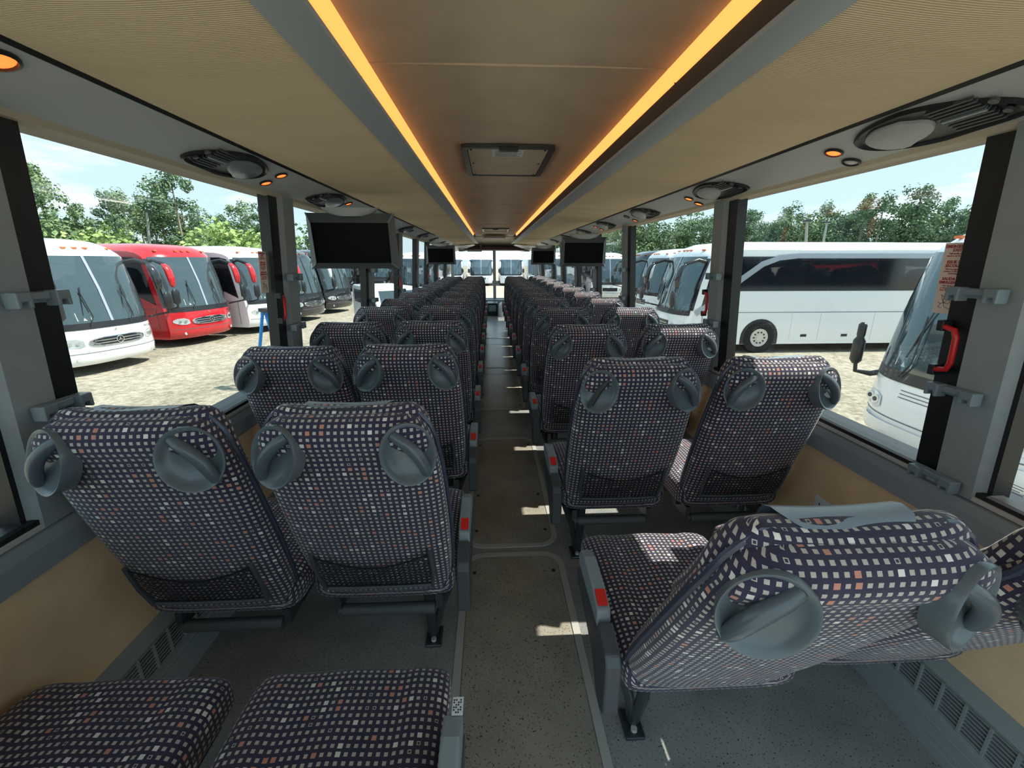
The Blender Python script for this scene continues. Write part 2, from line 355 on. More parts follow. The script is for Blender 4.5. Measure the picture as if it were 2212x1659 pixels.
# ------------------------------------------------------------------ side walls, pillars, windows
PIL = {-1: [(.935, 1.115), (2.25, 2.47), (3.86, 4.06), (5.19, 5.36), (6.41, 6.55), (7.54, 7.68), (8.84, 9.0), (10.68, 10.85)],
       1: [(.945, 1.13), (2.275, 2.475), (3.99, 4.18), (5.23, 5.40), (6.45, 6.61), (7.78, 7.94), (9.03, 9.19), (11.05, 11.2)]}
PORD = ['nearest', 'second', 'third', 'fourth', 'fifth', 'sixth', 'seventh', 'eighth', 'ninth']
ZS, ZH = 0.80, 1.705
wn = 0
for s, side in SIDES:
    m = MB()     # lower lining, x thickness outward
    m.box(min(s * 1.205, s * 1.32), max(s * 1.205, s * 1.32), Y0, Y1, .285, .67)
    W = m.build('wall_' + side, 'tan wall', kind='structure')
    # outer skin below and above windows
    MB().box(min(s * 1.225, s * 1.32), max(s * 1.225, s * 1.32), Y0, Y1, -.9, .30).build('outer_skin', 'white plastic', W)
    MB().box(min(s * 1.225, s * 1.33), max(s * 1.225, s * 1.33), Y0, Y1, .67, .79).build('belt_backing', 'black plastic', W)
    MB().box(min(s * 1.165, s * 1.30), max(s * 1.165, s * 1.30), Y0, Y1, 1.715, 2.06).build('upper_skin', 'rack dark', W)
    # grey sill rail
    poly = [(s * 1.205, .668), (s * 1.188, .675), (s * 1.182, .74), (s * 1.188, .768), (s * 1.205, .776), (s * 1.23, .776), (s * 1.23, .66)]
    MB().prism(poly, Y0, Y1).build('trim_%d' % (1 if s < 0 else 2), 'trim grey', kind='structure')
    poly = [(s * 1.195, .776), (s * 1.193, .802), (s * 1.203, .806), (s * 1.24, .806), (s * 1.24, .776)]
    MB().prism(poly, Y0, Y1).build('sill_gasket', 'black rubber', W)
    poly = [(s * 1.190, .776), (s * 1.190, .786), (s * 1.196, .790), (s * 1.196, .776)]
    MB().prism(poly, Y0, Y1).build('sill_bead', 'aluminium', W)
    # pillars
    for k, (a, b) in enumerate(PIL[s]):
        pr = thing('window_pillar', None, None, (0, 0, 0)); pr.parent = W
        x0, x1 = wx(.78), wx(1.72)
        gk = .055 if k < 3 else .035
        # grey cover
        c = MB(); y0, y1 = (a, b - gk) if k == 0 else (a + gk * 1.3, b)
        ins = .022
        c.add([(s * x0, y0, .776), (s * (x0 - ins), y0 + .015, .776), (s * (x0 - ins), y1 - .015, .776), (s * x0, y1, .776), (s * (x0 + .05), y1, .776), (s * (x0 + .05), y0, .776),
               (s * x1, y0, 1.72), (s * (x1 - ins), y0 + .015, 1.72), (s * (x1 - ins), y1 - .015, 1.72), (s * x1, y1, 1.72), (s * (x1 + .05), y1, 1.72), (s * (x1 + .05), y0, 1.72)],
              [(0, 1, 7, 6), (1, 2, 8, 7), (2, 3, 9, 8), (3, 4, 10, 9), (4, 5, 11, 10), (5, 0, 6, 11), (0, 5, 4, 3, 2, 1), (6, 7, 8, 9, 10, 11)])
        c.build('pillar_cover', 'pillar grey', pr)
        # black gaskets filling the rest of the post
        g = MB()
        for (p, q) in ((a - .012, a + gk * 1.3 + .004), (b - gk - .004, b + .012)):
            g.add([(s * x0, p, .776), (s * x0, q, .776), (s * (x0 + .05), q, .776), (s * (x0 + .05), p, .776),
                   (s * x1, p, 1.72), (s * x1, q, 1.72), (s * (x1 + .05), q, 1.72), (s * (x1 + .05), p, 1.72)],
                  [(0, 1, 5, 4), (1, 2, 6, 5), (2, 3, 7, 6), (3, 0, 4, 7), (0, 3, 2, 1), (4, 5, 6, 7)])
        g.build('window_gasket', 'black rubber', pr)
        # brackets on the pillar
    # window panes
    edges = [(Y0, Y0)] + PIL[s] + [(Y1 - .1, Y1)]
    for k in range(len(edges) - 1):
        wn += 1
        a, b = edges[k][1], edges[k + 1][0]
        x0, x1 = wx(.79) + .03, wx(1.73) + .03
        m = MB(); m.add([(s * x0, a, .79), (s * x0, b, .79), (s * x1, b, 1.73), (s * x1, a, 1.73)], [(0, 1, 2, 3)])
        o = m.build('window_%d' % wn, 'window glass', kind='structure')
    # overhead strip above windows (tan lip) and service panel
    zi = 1.775
    poly = [(s * 1.165, 1.695), (s * 1.140, 1.700), (s * 1.125, 1.712), (s * 1.13, 1.74), (s * 1.165, 1.74)]
    MB().prism(poly, Y0, Y1 - .5).build('head_lip', 'light tan edge', W)
    poly = [(s * 1.125, 1.712), (s * .955, 1.773), (s * .955, 1.785), (s * 1.125, 1.735)]
    o = MB().prism(poly, Y0, 10.6).build('trim_%d' % (3 if s < 0 else 4), 'psu grey', kind='structure')
    poly = [(s * .955, 1.770), (s * .944, 1.777), (s * .944, 1.79), (s * .955, 1.79)]
    MB().prism(poly, Y0, 10.3).build('seam_gasket', 'black rubber', W)
    # fabric underside of the rack, bulging slightly, with end curving up
    def und(u, v, s=s):
        x = .944 - u * (.944 - .462); y = Y0 + v * (10.35 - Y0)
        z = 1.777 + .012 * math.sin(PI * u) * -1 + u * .008
        if v > .985: z += 0
        return (s * x, y, z)
    R = MB().grid(und, 8, 40).build('rack_lining', 'rib', None, smooth=True)
    R.name = 'trim_%d' % (5 if s < 0 else 6); R['kind'] = 'structure'
    MB().box(min(s * .46, s * 1.17), max(s * .46, s * 1.17), Y0, 10.35, 1.797, 1.81).build('rack_floor', 'rack dark', R)
    MB().box(min(s * .46, s * 1.0), max(s * .46, s * 1.0), 10.35, 10.37, 1.76, 1.97).build('rack_end', 'light tan edge', R)
    # rail along the rack edge
    poly = [(s * .466, 1.790), (s * .462, 1.779), (s * .392, 1.775), (s * .380, 1.780), (s * .379, 1.790), (s * .386, 1.795), (s * .466, 1.797)]
    MB().prism(poly, Y0, 10.36).build('trim_%d' % (7 if s < 0 else 8), 'rail metal', kind='structure', smooth=True)
# pillar brackets: small hooks for the curtain rail
def bracket():
    m = MB()
    m.box(-.012, 0, -.055, .055, -.012, .014)          # plate on the pillar
    for c in (-.047, .043):
        m.prism([(c - .017, .016), (c + .017, .016), (c + .017, -.020), (c + .009, -.020), (c + .007, -.006), (c - .007, -.006), (c - .009, -.020), (c - .017, -.020)], -.04, -.008, 'x')
    m.box(-.026, -.008, -.03, .03, -.004, .013)
    return m
bm_ = None
for s, side in SIDES:
    for k, (a, b) in enumerate(PIL[s][:7]):
        zs = (1.318, 1.060) if not (s > 0 and k == 0) else (1.318, 1.055, .80)
        if s < 0 and k == 0: zs = (1.318, 1.06)
        for j, z in enumerate(zs):
            if bm_ is None:
                bm_ = bracket().build('curtain_bracket', 'grey plastic', None, bevel=.003)
                o = bm_
            else:
                o = bm_.copy(); C.objects.link(o)
            o.location = (s * (wx(z) - .022), (a + b) / 2 + (.0 if k else .01), z); o.rotation_euler = (0, 0, 0 if s > 0 else PI)
            tag(o, 'grey plastic double hook on the %s %s window pillar, %s' % (PORD[k], side, ('upper one', 'lower one', 'lowest one')[j]), 'hook', 'curtain hooks on the window pillars')
# floor heater ducts
def duct(s, side):
    t = thing('floor_heater', 'grey metal heater duct with slotted grille along the %s wall' % side, 'heater', (s * 1.2, 0, 0))
    x = lambda a: s * a
    m = MB().prism([(x(.03), 0), (x(-.020), 0), (x(-.016), .118), (x(-.004), .127), (x(.03), .127)], Y0, 10.5)
    for z in (.03, .055, .095): m.prism([(x(-.021), z), (x(-.019), z + .004), (x(-.016), z + .004), (x(-.016), z)], Y0, 10.5)
    m.build('lower_cover', 'duct metal', t)
    MB().prism([(x(.03), .222), (x(-.006), .224), (x(-.014), .24), (x(-.004), .262), (x(.004), .288), (x(.03), .288)], Y0, 10.5).build('upper_cover', 'duct metal', t, smooth=True)
    MB().box(min(x(.012), x(.02)), max(x(.012), x(.02)), Y0, 10.5, .12, .23).build('dark_backing', 'black plastic', t)
    g = MB()
    for k in range(8): g.box(min(x(-.006), x(.004)), max(x(-.006), x(.004)), -.3, 3.2, .130 + .0125 * k, .1345 + .0125 * k)
    y = -.3
    while y < 3.2: g.box(min(x(-.008), x(.0)), max(x(-.008), x(.0)), y, y + .007, .126, .226); y += .062
    g.build('grille', 'duct metal', t, kind='stuff')
    return t
for s, side in SIDES: duct(s, side)

# ------------------------------------------------------------------ ceiling
ceil = MB().box(-1.3, 1.3, Y0, Y1, 2.02, 2.06).build('ceiling', 'rack dark', kind='structure')
seams = [Y0, 1.513, 3.417, 4.87, 5.744, 7.46, 9.976, 11.0]
for a, b in zip(seams[:-1], seams[1:]):
    g = .004
    m = MB(); n = 8
    vs = []
    for i in range(n + 1):
        u = i / n * 2 - 1
        for y in (a + g, b - g): vs.append((u * .457, y, 1.970 + .006 * (1 - u * u)))
    m.add(vs, [(2 * i, 2 * i + 1, 2 * i + 3, 2 * i + 2) for i in range(n)])
    for s in (-1, 1):
        m.add([(s * .457, a + g, 1.970), (s * .457, b - g, 1.970), (s * .457, b - g, 1.985), (s * .457, a + g, 1.985)], [(0, 1, 2, 3)])
    m.add([(-.457, a + g, 1.970), (.457, a + g, 1.970), (.457, a + g, 1.985), (-.457, a + g, 1.985)], [(0, 1, 2, 3)])
    m.build('ceiling_panel', 'ceiling lining', ceil, smooth=True)
for s, side in SIDES:
    MB().box(min(s * .48, s * 1.17), max(s * .48, s * 1.17), Y0, Y1, 1.935, 1.945).build('rack_top_panel', 'rack dark', ceil)
    t = thing('cove_light', 'glowing orange light strip along the %s edge of the ceiling' % side, 'light', (s * .465, 0, 1.95))
    for a, b in zip(seams[:-2], seams[1:-1]):
        m = MB(); m.add([(s * -.008, a + .006, .020), (s * -.008, b - .006, .020), (s * .010, b - .006, -.018), (s * .010, a + .006, -.018),
                         (s * .0, a + .006, .03), (s * .0, b - .006, .03), (s * .018, b - .006, -.018), (s * .018, a + .006, -.018)],
                        [(0, 1, 2, 3), (4, 7, 6, 5), (3, 2, 6, 7), (0, 3, 7, 4), (1, 5, 6, 2)])
        m.build('lens', 'strip glow', t)
# pale scuffs on the ceiling are left to the lining's noise; roof hatches
def roof_hatch(y0, y1, hw, label):
    t = thing('roof_hatch', label, 'hatch', (0, (y0 + y1) / 2, 1.972), group='ceiling roof hatches')
    h = (y1 - y0) / 2
    o_, i_ = rrect(-hw, hw, -h, h, .03, 4), rrect(-hw + .03, hw - .03, -h + .03, h - .02, .02, 4)
    m = MB(); n = len(o_)
    m.add([(*p, 0) for p in o_] + [(p[0], p[1], -.018) for p in o_] + [(p[0], p[1], -.018) for p in i_] + [(p[0], p[1], .0) for p in i_],
          [f for k in range(n) for f in ((k, (k + 1) % n, n + (k + 1) % n, n + k), (n + k, n + (k + 1) % n, 2 * n + (k + 1) % n, 2 * n + k), (2 * n + k, 2 * n + (k + 1) % n, 3 * n + (k + 1) % n, 3 * n + k))])
    m.build('frame', 'dark metal', t)
    MB().prism([(p[0] * .985, p[1] * .985) for p in i_], -.012, -.004, 'z').build('hatch_cover', 'ceiling lining', t)
    MB().box(-.05, .05, -h - .02, -h + .035, -.03, -.012).build('latch', 'black plastic', t, bevel=.004)
    MB().box(-.085, .085, -h + .06, -h + .22, -.0135, -.0125).build('instruction_label', 'white paper', t)
    m = MB()
    for k in range(7): m.box(-.07, .05 if k % 3 else .07, -h + .078 + .02 * k, -h + .082 + .02 * k, -.0142, -.0136)
    m.build('print_lines', 'print black', t, kind='stuff')
    s = MB()
    for sx in (-hw + .05, hw - .05):
        for sy in (-h + .06, 0, h - .05): s.cyl((sx, sy, -.014), .006, .006, 'z', 8)
    s.build('screws', 'dark metal', t, kind='stuff')
roof_hatch(2.43, 3.20, .245, 'large roof hatch with white instruction sheet, nearer one in ceiling')
roof_hatch(8.3, 9.05, .25, 'small looking roof hatch far along the ceiling near the windshield')

# ------------------------------------------------------------------ front of the bus
fr = MB()
fr.box(-1.2, 1.2, 12.26, 12.34, 1.66, 2.06); fr.box(-1.25, 1.25, 12.28, 12.40, -.9, .38)
fr = fr.build('wall_front', 'trim grey', kind='structure')
MB().prism([(-.95, 1.70), (-.6, 1.735), (0, 1.75), (.6, 1.735), (.95, 1.70), (.95, 1.64), (.6, 1.67), (0, 1.68), (-.6, 1.67), (-.95, 1.64)], 11.9, 12.26).build('sun_visor_band', mat('dark red band', (62, 34, 36), .6), fr)
MB().box(-.04, .04, 12.24, 12.32, .38, 1.68).build('center_post', 'pillar grey', fr)
MB().box(-1.2, -1.12, 12.22, 12.32, .38, 1.8).build('corner_post', 'pillar grey', fr)
MB().box(1.12, 1.2, 12.22, 12.32, .38, 1.8).build('corner_post', 'pillar grey', fr)
for i, s in enumerate((-1, 1)):
    wn += 1
    MB().add([(s * .04, 12.30, .38), (s * 1.14, 12.30, .38), (s * 1.14, 12.30, 1.70), (s * .04, 12.30, 1.70)], [(0, 1, 2, 3)]).build('window_%d' % wn, 'windshield glass', kind='structure')
# sloping front ceiling dome
MB().grid(lambda u, v: ((u - .5) * 2 * 1.15, 11.0 + v * 1.26, 1.965 - .2 * v * v - .02 * abs(u - .5)), 8, 6).build('front_dome', 'light tan edge', ceil, smooth=True)
for s, side in SIDES:
    t = thing('corner_grille_panel', 'white slatted panel curving down at the %s front corner' % side, 'panel', (s * .8, 11.2, 1.8))
    MB().grid(lambda u, v, s=s: (s * (-.30 + .6 * u), .7 * v - .8 * (1 - u) * .3, -.02 - .12 * v * u - .05 * u), 4, 6).build('panel', 'white plastic', t, smooth=True)
    m = MB()
    for k in range(4): m.box(-.12 + .0, .12, .1 + .17 * k, .16 + .17 * k, -.11 - .02 * k, -.10 - .02 * k)
    m.build('slots', 'dark plastic', t, kind='stuff')
t = thing('ceiling_air_unit', 'pale domed air unit low on the front ceiling', 'vent', (0, 10.6, 1.95))
MB().rings([[(.30 * r * math.cos(a), .35 * r * math.sin(a), z) for a in [2 * PI * k / 24 for k in range(24)]] for r, z in ((1, .02), (1, -.02), (.9, -.05), (.6, -.065))]).build('housing', 'light tan edge', t, smooth=True)
MB().box(-.24, .24, -.42, -.30, -.06, -.01).build('outlet_slot', 'trim grey', t, bevel=.01)
t = thing('front_mirror_bracket', 'dark angled mirror bracket hanging at front left of ceiling', 'bracket', (-.33, 10.6, 1.78))
MB().box(-.012, .012, -.012, .012, -.17, .03).box(-.32, .02, -.012, .012, -.175, -.155).build('bent_bar', 'dark plastic', t)
MB().box(-.6, -.25, 1.0, 1.03, -.12, -.10).build('cross_bar', 'dark plastic', t)
# driver area
t = thing('dashboard', 'black dashboard box with small screen at the end of the aisle', 'dashboard', (-.07, 11.6, 0))
MB().box(-.16, .14, -.3, .3, -.2, .33).build('console', 'black plastic', t, bevel=.02)
MB().box(-.10, .09, -.33, -.30, .12, .28).build('display', mat('display grey', (120, 140, 150), .2), t)
MB().box(-.16, .14, -.32, -.30, -.12, -.02).build('lower_panel', 'trim grey', t)
t = thing('stairwell_cowl', 'rounded white cowl beside the dashboard at the aisle end', 'panel', (.20, 11.35, 0))
m = MB(); m.rings([[(.12 * math.cos(a) * k, .3 * math.sin(a) * k, z) for a in [2 * PI * j / 20 for j in range(20)]] for k, z in ((1.05, -.5), (1.05, .15), (.95, .27), (.7, .33), (.3, .35))])
m.build('shell', 'white plastic', t, smooth=True)
MB().box(-1.2, 1.2, 12.0, 12.26, .20, .36).build('dashboard_shelf', 'trim grey', fr)
MB().box(-1.25, 1.25, 11.3, 12.3, -.5, -.44).build('step_floor', 'floor vinyl', fl)

# ------------------------------------------------------------------ passenger service units on the overhead panels
PA = {s: (Vector((s * 1.125, 0, 1.712)), Vector((s * .955, 0, 1.773))) for s in (-1, 1)}
def psu_frame(s, y, q):       # local: X along +y world, Y toward the aisle, Z outward (down)
    A, B = PA[s]; u = (B - A).normalized()
    n = Vector((u.z * -1, 0, u.x)) if s > 0 else Vector((u.z, 0, -u.x))
    n = u.cross(Vector((0, 1, 0)))
    if n.z > 0: n = -n
    o = A + (B - A) * q; o.y = y
    return o, Vector((0, 1, 0)), u, n.normalized()
def psu_mat(s, y, q):
    o, a, b, n = psu_frame(s, y, q)
    return basis(a, b, n, o)
def teardrop(L, Wd, n=36):
    pts = []
    for k in range(n):
        t = 2 * PI * k / n
        x = math.cos(t); y = math.sin(t)
        if x >= 0: px, py = L * .5 + (x) * L * .5 - L * .5 * .0, y * Wd / 2
        else:
            px, py = L * .5 + x * L * .5, y * Wd / 2 * (1 - .12 * abs(x))
            # pointed tail toward the window side
            px -= .0
            py = (abs(y) ** .75) * (1 if y > 0 else -1) * Wd / 2 * (1 - .25 * abs(x)) - abs(x) ** 2 * Wd * .22
        pts.append((px - L * .5, py))
    return pts
def psu(s, side, y, lab):
    t = thing('service_unit', lab, 'air vent', group='overhead service units')
    t.matrix_world = psu_mat(s, y, .5)
    o_ = teardrop(.42, .165); i_ = [(p[0] * .93, p[1] * .90) for p in o_]; n = len(o_)
    m = MB(); m.rings([[(p[0], p[1], 0) for p in o_], [(p[0], p[1], .008) for p in o_], [(p[0] * .97, p[1] * .95, .011) for p in o_], [(p[0], p[1], .003) for p in i_]], cap0=False)
    m.build('housing', 'black plastic', t, smooth=True)
    d = []
    for k in range(24):
        a = 2 * PI * k / 24; x, yy = math.cos(a), math.sin(a)
        px = .085 + (.085 * x if x > 0 else .11 * x + .03 * yy * -1)
        d.append((px, yy * .056 * (1 if x > -.3 else .85) - .006))
    m = MB(); m.rings([[(*p, .003) for p in d], [(*p, .012) for p in d], [(.085 + (p[0] - .085) * .93, p[1] * .93, .015) for p in d]], cap0=False)
    m.build('speaker_cover', 'grey plastic' if s < 0 else 'psu grey', t, smooth=True)
    g = MB()
    for k in range(9): g.box(-.155 + .0, -.045, -.052 + .0125 * k, -.048 + .0125 * k, .003, .011)
    g.build('louvres', 'dark plastic', t, kind='stuff')
    MB().box(-.15, -.05, -.004, .004, .003, .014).build('louvre_bar', 'grey plastic', t)
    c = MB(); c.cyl((-.175, .018, .008), .010, .006, 'z', 12); c.cyl((-.172, -.028, .008), .009, .006, 'z', 12); c.build('nozzles', 'dark plastic', t, kind='stuff')
    return t
def rlight(s, side, y, q, lit, lab, r=.022):
    t = thing('reading_light', lab, 'lamp', group='overhead reading lights'); t.matrix_world = psu_mat(s, y, q)
    ring = lambda k, z: [(r * k * math.cos(2 * PI * i / 20) * 1.25, r * k * math.sin(2 * PI * i / 20), z) for i in range(20)]
    MB().rings([ring(1.22, 0), ring(1.22, .005), ring(1.0, .007), ring(.98, .001)], cap0=False, cap1=False).build('bezel', 'black plastic', t, smooth=True)
    MB().rings([ring(.98, .001), ring(.9, .003), ring(.3, .006)], cap0=False).build('lens', 'lens orange' if lit else 'lens unlit', t, smooth=True)
for s, side, L in ((-1, 'left', [.75, 1.77, 2.735, 3.85, 5.12, 6.37, 7.55, 8.9]), (1, 'right', [1.205, 2.275, 3.35, 4.45, 5.5, 6.7, 8.0, 9.4])):
    for k, y in enumerate(L):
        if s < 0 and k == 0: continue
        psu(s, side, y, 'black teardrop overhead vent and speaker on the %s panel, %s from the camera' % (side, PORD[k - (1 if s < 0 else 0)]))
for k, (s, y, q, lit, lab) in enumerate([
    (-1, .96, .72, 1, 'orange reading light at the left edge of the photo'),
    (-1, 2.07, .72, 1, 'orange reading light beyond the nearest left vent, upper of two'),
    (-1, 2.085, .27, 1, 'orange reading light beyond the nearest left vent, lower of two'),
    (-1, 3.0, .68, 1, 'orange reading light above the big left screen'),
    (-1, 2.95, .10, 0, 'dark unlit reading light above the big left screen'),
    (1, 1.51, .52, 1, 'orange reading light beside the nearest right vent'),
    (1, 1.517, .10, 0, 'unlit clear reading light beside the nearest right vent'),
    (1, 2.59, .50, 1, 'orange reading light beyond the second right vent, upper'),
    (1, 2.605, .10, 1, 'orange reading light beyond the second right vent, lower'),
    (1, 3.70, .60, 0, 'dark oval reading light beyond the third right vent, upper'),
    (1, 3.71, .15, 1, 'orange reading light beyond the third right vent, lower'),
    (1, 4.78, .6, 1, 'small orange reading light beyond the fourth right vent, upper'),
    (1, 4.80, .18, 1, 'small orange reading light beyond the fourth right vent, lower'),
    (1, 5.85, .5, 1, 'tiny orange reading light above the near right screen'),
    (-1, 5.45, .5, 0, 'dark reading light beyond the fourth left vent'),
    (-1, 6.7, .5, 0, 'dark reading light beyond the fifth left vent'),
    (-1, 7.85, .5, 0, 'dark reading light beyond the sixth left vent')]):
    rlight(s, 'x', y, q, lit, lab, .026 if y < 1 else .021)

# makers' marks etched low in the two rear panes
for s, y in ((-1, .88), (1, .905)):
    t = thing('glass_mark', 'faint etched maker mark low in the rear %s window pane' % ('left' if s < 0 else 'right'), 'mark'); t.matrix_world = basis((0, -s, 0), (0, 0, 1), (-s, 0, 0), (s * (wx(.83) + .026), y, .835))
    m = MB()
    for i, (a, b) in enumerate(((-.02, .02), (-.012, .012), (-.018, .006), (-.010, .014))): m.box(a, b, .012 - .007 * i, .0135 - .007 * i, 0, .0006)
    m.build('etched_lines', 'print black', t, kind='stuff')
# ------------------------------------------------------------------ screens
def tv(s, x0, x1, y, z0, z1, lab):
    t = thing('ceiling_screen', lab, 'screen', ((x0 + x1) / 2, y, z1 + .0), group='drop-down screens')
    hw = (x1 - x0) / 2; H = z1 - z0
    t.rotation_euler = (math.radians(6), 0, math.radians(-3 * s))
    iw, it, ib = hw - .037, -.05, -H + .035
    fz = 0.0
    bars = {'frame_top': [(-hw + .01, 0), (hw - .01, 0), (iw, it), (-iw, it)], 'frame_bottom': [(-hw, -H), (hw, -H), (iw, ib), (-iw, ib)],
            'frame_left': [(-hw + .01, 0), (-hw, -H), (-iw, ib), (-iw, it)], 'frame_right': [(hw - .01, 0), (hw, -H), (iw, ib), (iw, it)]}
    for nme, p in bars.items():
        m = MB(); m.add([(p[0][0], .03, p[0][1]), (p[1][0], .03, p[1][1]), (p[2][0], 0.0, p[2][1]), (p[3][0], 0.0, p[3][1]),
                         (p[0][0], .07, p[0][1]), (p[1][0], .07, p[1][1]), (p[2][0], .06, p[2][1]), (p[3][0], .06, p[3][1])],
                        [(0, 1, 2, 3), (4, 7, 6, 5), (0, 4, 5, 1), (1, 5, 6, 2), (2, 6, 7, 3), (3, 7, 4, 0)])
        m.build('frame_bar', mat('screen frame', (84, 90, 92), .5), t)
    for a, b in (((-hw + .01, 0), (-iw, it)), ((hw - .01, 0), (iw, it)), ((-hw, -H), (-iw, ib)), ((hw, -H), (iw, ib))):
        MB().tube([(a[0], .026, a[1]), (b[0], -.003, b[1])], .005, 6).build('corner_strip', 'grey plastic', t)
    MB().box(-iw, iw, .008, .05, ib, it).build('display_panel', 'screen black', t)
    MB().box(-hw + .04, hw - .04, .05, .09, -H + .04, -.04).build('rear_housing', 'dark plastic', t)
    MB().rings([[(.13 * math.cos(a) * k, .06 + .07 * math.sin(a), z) for a in [2 * PI * j / 20 for j in range(20)]] for k, z in ((.6, -.015), (1.0, -.002), (1.25, .03))]).build('mount', 'psu grey', t, smooth=True)
tv(-1, -1.145, -.645, 2.60, 1.35, 1.655, 'large black screen hanging from left overhead panel, nearest')
tv(1, .60, 1.06, 4.4, 1.34, 1.62, 'black screen hanging from right overhead panel, nearer one')
tv(-1, -1.17, -.68, 7.4, 1.335, 1.64, 'small looking black screen far along the left side')
tv(1, .63, 1.08, 8.0, 1.325, 1.62, 'small looking black screen far along the right side')

# ------------------------------------------------------------------ emergency stickers, handles, outlet
def wall_mat(s, y, z, inset):        # X = reading direction, Y = up, Z = into the cabin
    up = Vector((-s * .0667, 0, 1)).normalized(); right = Vector((0, -s, 0)); nrm = right.cross(up)
    return basis(right, up, nrm, (s * (wx(z) - inset), y, z))
def sticker(s, y, z, lab):
    t = thing('exit_sticker', lab, 'sticker', group='emergency exit stickers'); t.matrix_world = wall_mat(s, y, z, -.028)
    MB().box(-.036, .036, -.098, .098, 0, .0006).build('sheet', 'paper', t)
    def T(x, yy): return basis((1, 0, 0), (0, 1, 0), (0, 0, 1), (x, yy, .0010))
    rows = [('EMERGENCY', .0115, .088), ('EXIT', .0115, .078), ('Pull handle in or', .0062, .069), ('window out to open.', .0062, .063),
            ('ISSUE DE', .0115, .046), ('SECOURS', .0115, .036), ('Tirer la poignée et', .0062, .027), ('pousser la vitre vers', .0062, .021), ("l'extérieur", .0062, .015),
            ('SALIDA DE', .0108, .000), ('EMERGENCIA', .0108, -.010), ('Tirar de la manilla', .0062, -.019), ('y empujar la ventana', .0062, -.025), ('hacia fuera para abrir', .0062, -.031)]
    for r in rows: text(r[0], r[1], 'print red', t, T(0, r[2]), bold=.0003 if r[1] > .01 else 0)
    m = MB()
    def ln(*p):
        for a, b in zip(p[:-1], p[1:]): m.tube([(a[0], a[1], .0012), (b[0], b[1], .0012)], .0005, 4)
    ln((-.018, -.045), (.012, -.058), (.024, -.086), (-.004, -.079), (-.018, -.045)); ln((-.012, -.05), (.008, -.06), (.017, -.081))
    ln(*[(-.006 + .005 * math.cos(a), -.060 + .005 * math.sin(a)) for a in [k * PI / 4 for k in range(9)]])
    ln((-.006, -.065), (-.016, -.070), (-.022, -.08), (-.012, -.082)); ln((-.008, -.067), (.004, -.069), (.007, -.064)); ln((-.016, -.07), (-.024, -.066))
    m.build('pictogram', 'print black', t)
sticker(1, 1.178, 1.350, 'emergency exit sticker with red writing on the near right window')
sticker(-1, 2.19, 1.345, 'emergency exit sticker on left window by the second pillar')
sticker(1, 2.52, 1.345, 'emergency exit sticker on right window beyond the second pillar')
def rhandle(s, y, z, lab):
    t = thing('window_release', lab, 'handle', group='red emergency window handles'); t.matrix_world = wall_mat(s, y, z, .004)
    p = [(-.012, -.062), (.022, -.055), (.030, -.035), (.030, .035), (.022, .055), (-.012, .062)]
    MB().tube([(a, b, .022) for a, b in p], .0075, 8).build('grip', 'red plastic', t, smooth=True)
    for q in (-.078, .048): MB().box(-.022, -.004, q, q + .03, 0, .03).build('mount', 'black plastic', t, bevel=.003)
rhandle(1, 1.115, 1.165, 'red emergency handle at the near right window pillar')
rhandle(-1, 2.235, 1.17, 'red emergency handle at the second left window pillar')
rhandle(1, 2.50, 1.16, 'red emergency handle at the second right window pillar')
rhandle(-1, 5.15, 1.16, 'small looking red emergency handle on the fourth left pillar')
rhandle(-1, 7.50, 1.16, 'red emergency handle under the far left screen, nearer one')
rhandle(-1, 8.80, 1.16, 'red emergency handle under the far left screen, farther one')
t = thing('power_outlet', 'white double power outlet on the tan right wall', 'outlet'); t.matrix_world = basis((0, -1, 0), (0, 0, 1), (-1, 0, 0), (1.205, 1.432, .437))
MB().box(-.038, .038, -.058, .058, 0, .006).build('plate', 'white plastic', t, bevel=.003)
for z in (-.026, .026):
    m = MB(); m.box(-.010, -.007, z - .004, z + .008, .006, .0075).box(.006, .009, z - .004, z + .008, .006, .0075).cyl((0, z - .011, .0065), .003, .002, 'z', 8)
    m.build('socket', 'print black', t)

